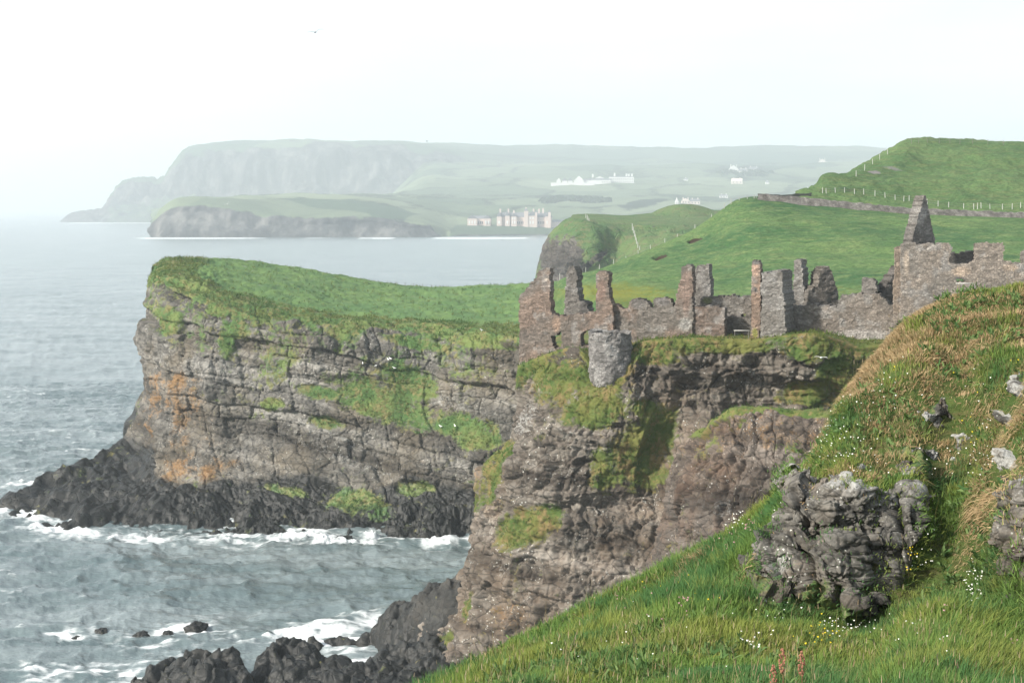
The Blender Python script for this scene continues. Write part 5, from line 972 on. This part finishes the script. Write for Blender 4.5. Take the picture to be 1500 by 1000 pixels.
# scattered houses
for (x, y, w_, h_, zr, mat, lab, mid) in [(1073, 252, 14, 5, 11, M_white, 'bright white house with a tall gable, highest of the far hamlet', 1), (1090, 252, 12, 4, 8, M_tan, 'grey-white house just right of the brightest white house', 0), (1105, 251, 14, 4, 8, M_tan, 'pale house at the right end of the far hamlet', 0),
      (1081, 267, 16, 4, 8, M_tan, 'low pinkish house below the bright white house', 0), (1122, 268, 5, 3, 5, M_white, 'tiny white cottage alone below the far hamlet', 0), (1206, 241, 12, 5, 10, M_tan, 'pale cottage alone high on the far slope, farthest right', 1),
      (1187, 279, 17, 3, 6, M_white, 'white-roofed building just over the brow left of the grassy hill', 0), (1063, 289, 12, 3, 5, M_white, 'long white shed just above the left end of the roadside wall', 0), (1003, 298, 12, 4, 8, M_tan, 'pinkish house at the left end of the low row of houses', 1),
      (1019, 297, 14, 4, 8, M_tan, 'pinkish house at the right end of the low row of houses', 0), (994, 298, 5, 4, 9, M_white, 'small white gable end left of the pinkish row', 1), (1003, 263, 6, 2, 4, M_white, 'tiny white house out in the far fields, left of the hamlet', 0)]:
    p = hit(x, y, 'far_headland', 'distant_headland'); s_ = p[1]/F; r = empty('house', p-np.array([0, 0, 2])); tag(r, lab, 'house', 'houses scattered over the far hillside')
    hw = w_/2*s_; dp = 9.0
    MB().box(-hw, hw, 0, dp, -8, 2+h_*s_).build('wall', mat, r)
    MB().gable(-hw-0.4, hw+0.4, -0.4, dp+0.4, 2+h_*s_+0.02, 2+zr*s_, 'y' if mid else 'x', 0).build('roof', mat if mid or w_ > 15 else M_slate, r)
    windows(r, -hw, hw, 3 if w_ > 8 else 2, 2+h_*s_*0.3, 2+h_*s_*0.7, 0, M_glass, min(2.2, hw*0.3))
    for c in ((-hw*0.6, hw*0.6) if w_ > 9 else (0,)): MB().box(c-1, c+1, dp*0.4, dp*0.6, 2+h_*s_, 2+(zr+1.2)*s_).build('chimney', mat, r)
# far belts of trees
def leaf_mass(name, centres, seed, n=160, sz=2.2):
    rg = np.random.default_rng(seed); V = []; 
    for (c, rx, rz) in centres:
        d = rg.normal(size=(n, 3)); d /= np.linalg.norm(d, axis=1, keepdims=True); d[:, 2] = np.abs(d[:, 2]); q = np.asarray(c)+d*np.array([rx, rx, rz])*rg.uniform(0.55, 1.05, (n, 1))
        a = rg.normal(size=(n, 3)); a /= np.linalg.norm(a, axis=1, keepdims=True); b = np.cross(a, d); b /= np.linalg.norm(b, axis=1, keepdims=True)+1e-6
        s_ = sz*rg.uniform(0.6, 1.3, (n, 1)); V.append(np.stack([q-a*s_, q-b*s_, q+a*s_, q+b*s_], 1))
    V = np.concatenate(V).reshape(-1, 3); return kind(mk(name, V, np.arange(len(V)).reshape(-1, 4), plain('dark_foliage', (0.03, 0.05, 0.022), var=0.4, sc=0.05), None, False), 'stuff')
cs = []
for i in range(70):
    k = random.random(); x = 795+95*random.random(); y = 296-4*random.random()-3*math.exp(-((x-840)/30)**2); p = hit(x, y, 'far_headland'); cs.append((p, random.uniform(7, 12), random.uniform(6, 10)))
leaf_mass('far_woodland', cs, 5)
cs = []
for i in range(36):
    x = random.choice((random.uniform(1050, 1135), random.uniform(1085, 1120))); p = hit(x, 250+8*random.random(), 'far_headland', 'distant_headland'); cs.append((p, random.uniform(8, 14), random.uniform(7, 12)))
leaf_mass('hamlet_woodland', cs, 6)

# ------------------------------------------------------------------ grass
def grass_mat(name, tr=0.35):
    t = NT(name); a = t.attr('col'); c = a.outputs['Color']
    d = t.t.nodes.new('ShaderNodeBsdfDiffuse'); t.set(d.inputs['Color'], c); tl = t.t.nodes.new('ShaderNodeBsdfTranslucent'); t.set(tl.inputs['Color'], t.mix(0.5, c, (0.10, 0.16, 0.02)))
    m = t.t.nodes.new('ShaderNodeMixShader'); m.inputs[0].default_value = tr; t.t.links.new(d.outputs[0], m.inputs[1]); t.t.links.new(tl.outputs[0], m.inputs[2]); return t.done(m)
M_blade = grass_mat('grass_blade')
def sample(G, weight, n, rg):            # random points over a grid surface, weight per vertex
    e1 = G[:-1, 1:]-G[:-1, :-1]; e2 = G[1:, :-1]-G[:-1, :-1]; ar = np.linalg.norm(np.cross(e1, e2), axis=-1)
    wq = ar*0.25*(weight[:-1, :-1]+weight[1:, :-1]+weight[:-1, 1:]+weight[1:, 1:]); c = np.cumsum(wq.ravel()); k = np.searchsorted(c, rg.random(n)*c[-1]); k = np.minimum(k, wq.size-1)
    iv, iu = np.divmod(k, G.shape[1]-1); a = rg.random((n, 1)); b = rg.random((n, 1))
    return G[iv, iu]*(1-a)*(1-b)+G[iv, iu+1]*a*(1-b)+G[iv+1, iu]*(1-a)*b+G[iv+1, iu+1]*a*b, iv, iu
def blades(name, P, dirs, Ln, Wd, droop, cols, rg):
    n = len(P); side = np.cross(dirs, rg.normal(size=(n, 3))); side /= np.linalg.norm(side, axis=1, keepdims=True)+1e-9
    L_ = Ln[:, None]; w_ = Wd[:, None]
    mid = P+dirs*L_*0.55+droop*L_*0.14; tip = P+dirs*L_*0.86+droop*L_*0.55
    V = np.stack([P-side*w_*0.5, P+side*w_*0.5, mid+side*w_*0.38, mid-side*w_*0.38, tip], 1).reshape(-1, 3)
    i = np.arange(n)[:, None]*5
    return kind(mk(name, V, [i+np.array([[0, 1, 2, 3]]), i+np.array([[3, 2, 4]])], M_blade, None, True, {'col': np.repeat(cols, 5, 0)}), 'stuff')
def mixc(a, b, t): return np.asarray(a)*(1-t[:, None])+np.asarray(b)*t[:, None]
G, v, u = HILL; px, py = proj(G); N = gnorm(G); rg = np.random.default_rng(11)
onrock = np.zeros_like(px)
for k_, (pl, _g, _s, _t) in enumerate(ROCKS): onrock = np.maximum(onrock, sstep(1, 7 if k_ < 2 else 4, sdist(pl, px, py)+4*vnoise(G/0.25, 730)+(0 if k_ < 2 else 5)+(sdist(pl, px-0, py-26) > 0)*(k_ >= 2)*8))
wgt = sstep(2.85, 3.1, v)*sstep(9.3, 8.2, v)*sstep(400, 560, px)*(0.25+0.75*sstep(1760, 1560, px))*sstep(2500, 2200, px)*(1-0.97*onrock)*(1.0+0.6*sstep(27, 20, G[..., 1]))
# patches of thin cover where rock and earth show high in the slope
thin = np.zeros_like(px)
for b in [(1375, 610, 26, 30, 20), (1350, 665, 26, 16, 0), (1330, 690, 20, 16, 0), (1400, 645, 18, 16, 0), (1475, 690, 26, 30, 0), (1475, 600, 14, 20, 0)]: thin = np.maximum(thin, np.clip(1.4*blob(px, py, *b), 0, 1))
wgt = wgt*(1-0.75*thin)
def straw_of(P, x, y):                   # how straw-like the grass is at a place
    n = 0.8*fbm(P, 1.5, 4, seed=701)+0.75*fbm(P, 0.45, 3, seed=702)
    b = -0.62+0.98*sstep(1130, 1230, x)*sstep(760, 660, y)
    for (cx_, cy_, rx, ry, rot, k) in [(1400, 460, 60, 50, -30, .7), (1300, 500, 40, 60, 25, .8), (1440, 740, 36, 110, 14, 1.1), (1400, 830, 30, 60, 20, 1.0), (1350, 440, 40, 24, -20, .3), (1270, 560, 26, 50, 30, 1.0), (1185, 660, 24, 40, 0, .4), (1180, 730, 22, 26, 0, 1.0), (1000, 850, 30, 8, -30, .6),
            (820, 905, 60, 10, -28, .6), (690, 965, 60, 12, -25, .6), (1090, 850, 16, 10, 0, .7), (1220, 890, 40, 10, 0, .6), (1330, 900, 20, 30, 0, .5), (1250, 480, 20, 40, 0, .4), (1390, 570, 30, 60, 10, .5)]:
        b = b+k*np.clip(blob(x, y, cx_, cy_, rx, ry, rot), 0, 1)
    for (cx_, cy_, rx, ry, rot, k) in [(1420, 425, 70, 18, -6, 1.0), (1470, 520, 26, 100, 10, .6), (1345, 480, 14, 16, 0, .8), (1300, 545, 26, 22, 0, .8), (1440, 560, 20, 60, 10, .8), (1240, 640, 30, 60, 0, .5), (1440, 900, 50, 80, 0, .5)]:
        b = b-k*np.clip(blob(x, y, cx_, cy_, rx, ry, rot), 0, 1)
    return n*0.9+b
def fore_grass(nt, per, seed, lens, name, G=None, N=None, wgt=None):
    rg = np.random.default_rng(seed)
    T, iv, iu = sample(G, wgt, nt, rg); x, y = proj(T); st = straw_of(T, x, y); nn = N[iv, iu]
    ht = 0.75+0.55*fbm(T, 2.3, 3, seed=703); k = rg.poisson(per, nt); I = np.repeat(np.arange(nt), k); n = len(I)
    P = T[I]+rg.normal(size=(n, 3))*np.array([0.075, 0.075, 0.0]); P = P+nn[I]*(-0.02)
    # keep the shifted roots on the slope
    P[:, 2] -= ((P-T[I])[:, :2]*nn[I][:, :2]).sum(1)/np.maximum(nn[I][:, 2], 0.35)
    bank_ = sstep(1150, 1230, x)*sstep(760, 690, y); s = sstep(-0.05, 0.35, st[I]+rg.normal(size=n)*0.22); tu = rg.random(nt)[I]
    green = mixc((0.09, 0.175, 0.045), (0.20, 0.285, 0.075), rg.random(n)*0.45+0.55*tu); green = mixc((0.075, 0.165, 0.06), green, sstep(-0.5, 0.3, fbm(P, 1.1, 3, seed=704))); 
    yel = sstep(0.0, 0.5, fbm(P, 2.8, 3, seed=705)*0.7+0.7*fbm(P, 0.6, 3, seed=706)+0.15*rg.normal(size=n)+0.35*bank_[I]); green = green*(1-0.6*yel[:, None])+0.6*yel[:, None]*np.array([0.27, 0.275, 0.07])
    straw = mixc((0.31, 0.205, 0.11), (0.56, 0.42, 0.25), rg.random(n)); cols = green*(1-s[:, None])+straw*s[:, None]
    bank = sstep(1150, 1230, x)*sstep(760, 690, y); Ln = lens*ht[I]*rg.uniform(0.55, 1.25, n)*(1-0.15*s)*(1-0.42*bank[I]); stp = sstep(0.9, 0.55, nn[I][:, 2])
    down = nn[I].copy(); down[:, 2] = -0.9*np.maximum(stp, 0.25)-0.5*s*stp; 
    dr = np.array([0, 0, 1.0])*(1-0.45*s*stp)[:, None]+nn[I]*(0.45+0.5*s*stp)[:, None]+rg.normal(size=(n, 3))*0.30; dr /= np.linalg.norm(dr, axis=1, keepdims=True)
    droop = down*(0.35+0.9*s+0.4*stp)[:, None]+np.array([0.22, 0.1, -0.12])+rg.normal(size=(n, 3))*0.2
    Wd = rg.uniform(0.006, 0.013, n)*(0.7+P[:, 1]/40)
    return blades(name, P, dr, Ln, Wd, droop, cols, rg)
fore_grass(35000, 10, 21, 0.36, 'grass', G, N, wgt)
for k, (pl, g_, sd_, t_) in enumerate(ROCKS[:2]):
    n_ = fbm(g_, 0.5, 3, seed=721); wl = sstep(14, 2, sd_+10*n_)*sstep(-12, -3, sd_)+0.25*sstep(0.6, 0.85, gnorm(g_)[..., 2])*sstep(0, 6, sd_)+0.5*sstep(0.35, 0.6, n_)*sstep(0.35, 0.1, t_)*sstep(0, 6, sd_)
    fore_grass(1300, 9, 24+k, 0.24, 'ledge_grass', g_, gnorm(g_), wl)
rg = np.random.default_rng(77); T, iv, iu = sample(G, wgt*sstep(-0.1, 0.4, fbm(G, 1.2, 3, seed=760)), 2600, rg); k = rg.poisson(6, len(T)); I = np.repeat(np.arange(len(T)), k); n = len(I)
dr = N[iv, iu][I]*0.5+np.array([0, 0, 0.5])+rg.normal(size=(n, 3))*0.6; dr /= np.linalg.norm(dr, axis=1, keepdims=True)
blades('broad_leaves', T[I]+rg.normal(size=(n, 3))*0.03+np.array([0, 0, 0.05]), dr, rg.uniform(0.10, 0.24, n), rg.uniform(0.025, 0.05, n), np.tile([0.0, -0.1, -0.3], (n, 1))+rg.normal(size=(n, 3))*0.2, mixc((0.06, 0.13, 0.045), (0.17, 0.24, 0.09), rg.random(n)), rg)
# taller loose stems with seed heads over the near slope
def stems(name, n0, seed, wmask):
    rg = np.random.default_rng(seed); T, iv, iu = sample(G, wmask, n0, rg); Ln = rg.uniform(0.4, 0.72, n0)
    dr = np.array([0, 0, 1.0])+rg.normal(size=(n0, 3))*0.14; dr /= np.linalg.norm(dr, axis=1, keepdims=True); droop = np.tile(np.array([0.2, 0.05, -0.1]), (n0, 1))+rg.normal(size=(n0, 3))*0.12
    cols = mixc((0.20, 0.18, 0.07), (0.36, 0.28, 0.17), rg.random(n0)); o = blades(name, T, dr, Ln, np.full(n0, 0.006), droop, cols, rg)
    tip = T+dr*Ln[:, None]*0.86+droop*Ln[:, None]*0.55; hd = blades(name, tip-dr*0.03, dr, np.full(n0, 0.10), np.full(n0, 0.010), droop*0.4, mixc((0.30, 0.22, 0.13), (0.42, 0.33, 0.24), rg.random(n0)), rg)
stems('seeding_grass', 1300, 31, wgt*(0.3+sstep(25, 18, G[..., 1])))
# wild flowers
def flowers(name, spots, col_, seed, size, hgt):
    rg = np.random.default_rng(seed); V = []; n6 = 6
    for (cx_, cy_, rx, ry, n) in spots:
        m = np.clip(blob(px, py, cx_, cy_, rx, ry), 0, 1)*wgt; T, iv, iu = sample(G, m+1e-9*0, int(n*0.55), rg)
        for p in T:
            c = p+np.array([rg.normal()*0.03, rg.normal()*0.03-0.03, hgt*rg.uniform(0.5, 1.15)])
            nn = np.array([rg.normal()*0.35, -0.6+rg.normal()*0.3, 0.8]); nn /= np.linalg.norm(nn); a = np.cross(nn, (1, 0, 0)); a /= np.linalg.norm(a); b = np.cross(nn, a); r_ = size*rg.uniform(0.6, 1.3)
            V.append(np.array([c+nn*0.25*r_*(1 if k % 2 else -0.4)+r_*(a*math.cos(k*math.pi/3)+b*math.sin(k*math.pi/3))*(1 if k % 2 else 0.75) for k in range(6)]))
    V = np.concatenate(V); m = plain(name+'_petal', col_, 0.8, 0.1, 0.08, 20.0)
    return kind(mk(name, V, np.arange(len(V)).reshape(-1, 6), m, None, False), 'stuff')
flowers('white_wildflowers', [(1215, 660, 34, 50, 190), (1240, 640, 40, 60, 110), (1260, 690, 60, 26, 90), (1300, 610, 60, 60, 90), (1150, 760, 22, 34, 60), (1075, 770, 18, 26, 60), (1425, 875, 18, 34, 90), (1310, 570, 30, 30, 40), (1400, 690, 70, 50, 70), (1350, 820, 24, 40, 30), (1240, 935, 60, 18, 60), (1440, 620, 40, 80, 50), (950, 950, 220, 60, 50), (1350, 950, 120, 50, 40), (1130, 905, 60, 20, 30), (1105, 960, 30, 10, 30)], (0.74, 0.74, 0.66), 41, 0.0135, 0.26)
flowers('yellow_wildflowers', [(1330, 830, 14, 30, 26), (1200, 945, 60, 20, 40), (1495, 545, 14, 14, 30), (1310, 560, 14, 14, 16), (1040, 880, 150, 40, 40), (1400, 620, 90, 80, 26)], (0.62, 0.47, 0.03), 42, 0.014, 0.24)
flowers('pink_wildflowers', [(1002, 900, 6, 16, 34), (1098, 785, 8, 16, 30), (960, 905, 60, 24, 30), (1385, 905, 8, 12, 22), (900, 890, 60, 10, 24), (1480, 965, 16, 10, 26), (1060, 810, 20, 16, 20)], (0.42, 0.24, 0.25), 43, 0.017, 0.26)
# sorrel stalks near the viewer
for (x, y, Y_, lab) in ((1131, 976, 16.2, 'reddish sorrel seed head, lowest and leftmost of the three at the bottom edge'), (1145, 952, 16.6, 'reddish sorrel seed head, middle of the three and the tallest'), (1172, 956, 16.8, 'reddish sorrel seed head, rightmost of the three at the bottom edge')):
    b = hit(x, 1040, 'foreground_hill'); tp = W(x, y, b[1]); r = empty('sorrel_stalk', b); tag(r, lab, 'plant', 'sorrel stalks at the bottom of the slope'); h_ = tp[2]-b[2]
    MB().tube([(0, 0, -0.1), (0.01, 0, h_*0.5), (0, 0, h_)], [0.006, 0.005, 0.004], 5).build('stem', plain('sorrel_stem', (0.16, 0.09, 0.05)), r)
    rg = np.random.default_rng(int(x)); m = MB()
    for k in range(46):
        z = h_-0.24+0.26*k/46; a = rg.random()*6.28; w_ = 0.03*math.sin(math.pi*min(1, (k+4)/50))+0.006; c = np.array([math.cos(a)*w_, math.sin(a)*w_, z]); m.tube([c-np.array([0, 0, 0.014]), c, c+np.array([0, 0, 0.014])], [0.003, 0.011, 0.003], 5)
    m.build('seed_head', plain('sorrel_seed', (0.30, 0.14, 0.09), var=0.3, sc=30), r)
# coarse tufts on the cliff ledges and tops
def tufts(src, mask, nt, per, Ln0, Wd0, A, B, Cc, seed, name):
    G = SH[src]; N = gnorm(G); rg = np.random.default_rng(seed); T, iv, iu = sample(G, mask, nt, rg); k = rg.poisson(per, nt); I = np.repeat(np.arange(nt), k); n = len(I)
    P = T[I]+rg.normal(size=(n, 3))*Ln0*0.25; nn = N[iv, iu][I]; dr = np.array([0, 0, 0.9])+nn*0.5+rg.normal(size=(n, 3))*0.4; dr /= np.linalg.norm(dr, axis=1, keepdims=True)
    q = sstep(-0.4, 0.5, fbm(T, 4.0, 3, seed=seed)); c = mixc(A, B, np.clip(q[I]+0.2*rg.normal(size=n), 0, 1)); br = sstep(0.25, 0.7, fbm(T, 2.2, 3, seed=seed+1))[I]; c = c*(1-br[:, None])+np.asarray(Cc)*br[:, None]; c = c*rg.uniform(0.75, 1.25, (n, 1))
    blades(name, P-nn*0.08, dr, Ln0*rg.uniform(0.5, 1.3, n), Wd0*rg.uniform(0.6, 1.4, n), np.array([0.2, 0, -0.35])+rg.normal(size=(n, 3))*0.2, c, rg)
def maskof(n): 
    me = bpy.data.objects[n].data; a = np.zeros(len(me.vertices)*4, np.float32); me.attributes['mask'].data.foreach_get('color', a); return a.reshape(SH[n].shape[:2]+(4,))
GA, GB, GC = (0.05, 0.105, 0.03), (0.125, 0.15, 0.04), (0.22, 0.16, 0.07)
m = sstep(0.5, 0.8, maskof('castle_crag')[..., 0])*sstep(172, 166, SH['castle_crag'][..., 1]); tufts('castle_crag', m, 16000, 5, 0.42, 0.05, GA, GB, GC, 81, 'crag_grass')
m = sstep(0.5, 0.8, maskof('buttress')[..., 0]); tufts('buttress', m, 5000, 5, 0.35, 0.04, GA, GB, GC, 82, 'buttress_grass')
m = sstep(0.5, 0.8, maskof('headland')[..., 0]); hx, hy = proj(SH['headland']); m = m*(1-0.93*sstep(0.3, 0.6, maskof('headland')[..., 2])); tufts('headland', m, 20000, 4, 0.5, 0.07, (0.065, 0.12, 0.04), (0.15, 0.175, 0.06), (0.18, 0.18, 0.07), 83, 'headland_grass')

# ------------------------------------------------------------------ gulls
M_gull = plain('gull_white', (0.8, 0.8, 0.78), 0.7, 0.1, 0.05, 3.0); M_gullgrey = plain('gull_grey', (0.16, 0.17, 0.18), 0.7, 0.1, 0.1, 3.0)
def gull(loc, span, az, bank, mat, label, lift=0.25, group=None):
    """a gliding gull, body and bent wings in one mesh; span in metres"""
    prof = [(-0.30, 0.004), (-0.24, 0.035), (-0.12, 0.06), (0.02, 0.075), (0.14, 0.062), (0.2, 0.045), (0.25, 0.045), (0.29, 0.032), (0.31, 0.012), (0.36, 0.004)]; V = []; n = 10
    for y, r_ in prof:
        for k in range(n): a = 2*math.pi*k/n; V.append((math.cos(a)*r_, y, math.sin(a)*r_*0.9+(0.01 if y > 0.18 else 0)))
    f4 = [(i*n+k, i*n+(k+1) % n, (i+1)*n+(k+1) % n, (i+1)*n+k) for i in range(len(prof)-1) for k in range(n)]
    for s_ in (-1, 1):
        b0 = len(V); h = span/2
        for (x, yl, yt, z) in ((0.03, 0.12, -0.06, 0.03), (h*0.25, 0.15, -0.05, lift*0.5*h), (h*0.48, 0.16, -0.01, lift*h), (h*0.75, 0.07, -0.05, lift*0.95*h), (h*0.93, -0.03, -0.09, lift*0.7*h), (h, -0.10, -0.115, lift*0.55*h)):
            V += [(s_*x, yl, z), (s_*x, (yl+yt)/2, z+0.014), (s_*x, yt, z), (s_*x, (yl+yt)/2, z-0.006)]
        for i in range(5): f4 += [(b0+i*4+k, b0+i*4+(k+1) % 4, b0+(i+1)*4+(k+1) % 4, b0+(i+1)*4+k) for k in range(4)]
        f4.append((b0+20, b0+21, b0+22, b0+23))
    b0 = len(V); V += [(-0.03, -0.26, 0.0), (0.03, -0.26, 0.0), (0.07, -0.42, 0.0), (-0.07, -0.42, 0.0), (0, -0.3, 0.012), (0, -0.4, 0.006)]; f4 += [(b0, b0+1, b0+2, b0+3)]
    o = mk('gull', np.array(V), np.array(f4), mat, None, True); o.location = [float(q) for q in loc]; o.rotation_euler = (0, R(bank), R(az)); return tag(o, label, 'bird', group)
gull(W(462, 47.5, 145), 1.5, 25, -14, M_gullgrey, 'dark gull gliding alone high in the pale sky', 0.22)
gull(W(1203, 523.5, 128), 1.05, -20, 3, M_gull, 'white gull gliding in front of the castle crag', 0.10)
gull(W(436, 230, 700), 1.4, 40, 10, M_gull, 'tiny white gull in front of the distant headland cliffs')
gull(W(333, 299, 420), 1.7, 20, -34, M_gull, 'white gull banking over the near end of the far headland')
gull(W(625.5, 207, 380), 0.6, 80, 8, M_gullgrey, 'tiny dark bird just above the distant skyline')
def perched(p, label, az):
    prof = [(-0.30, 0.012, 0.16), (-0.2, 0.05, 0.17), (-0.06, 0.09, 0.19), (0.06, 0.1, 0.21), (0.14, 0.075, 0.26), (0.17, 0.055, 0.32), (0.2, 0.055, 0.37), (0.25, 0.035, 0.37), (0.29, 0.012, 0.36), (0.33, 0.005, 0.35)]; V = []; n = 10
    for y, r_, z in prof:
        for k in range(n): a = 2*math.pi*k/n; V.append((math.cos(a)*r_, y, z+math.sin(a)*r_))
    m = MB(); m.add(V, [(i*n+k, i*n+(k+1) % n, (i+1)*n+(k+1) % n, (i+1)*n+k) for i in range(len(prof)-1) for k in range(n)])
    for s_ in (-0.035, 0.035): m.tube([(s_, 0.03, 0.16), (s_, 0.04, 0.0), (s_, 0.08, -0.01)], 0.01, 5)
    o = m.build('gull', M_gull, None, True); o.location = [float(q) for q in p]; o.rotation_euler = (0, 0, R(az)); tag(o, label, 'bird', 'gulls resting on the headland cliff')
for x, y, az, lab in ((567, 529, 40, 'white perched gull, left bird of the close pair on the upper green cliff ledge'), (573, 530, 60, 'white perched gull, right bird of the close pair on the upper green cliff ledge'), (549, 538, -60, 'white gull perched just left of and below the close pair'), (579, 544, 90, 'white gull perched just right of and below the close pair'),
      (665, 624, 30, 'white gull on the long green ledge low toward the castle crag'), (703, 486, 120, 'white gull in the grass at the top of the headland cliff near the castle'), (534, 535, 10, 'white gull perched farthest left of those on the upper green ledge'), (643, 626, 70, 'white gull on bare rock left of the long green ledge')):
    perched(hit(x, y, 'headland')+np.array([0, -0.25, 0.12]), lab, az)

# ------------------------------------------------------------------ sea air
hz = MB().box(-48000, 48000, -60, 46000, -4.0, 330).build('haze', None); kind(hz, 'stuff')
hm_ = bpy.data.materials.new('sea_haze'); hm_.use_nodes = True; ht = hm_.node_tree; ht.nodes.clear(); ho = ht.nodes.new('ShaderNodeOutputMaterial'); hv = ht.nodes.new('ShaderNodeVolumePrincipled')
hv.inputs['Color'].default_value = (0.885, 0.955, 0.995, 1); hv.inputs['Density'].default_value = 0.00019; hv.inputs['Anisotropy'].default_value = 0.25
ht.links.new(hv.outputs[0], ho.inputs['Volume']); hz.data.materials.append(hm_)
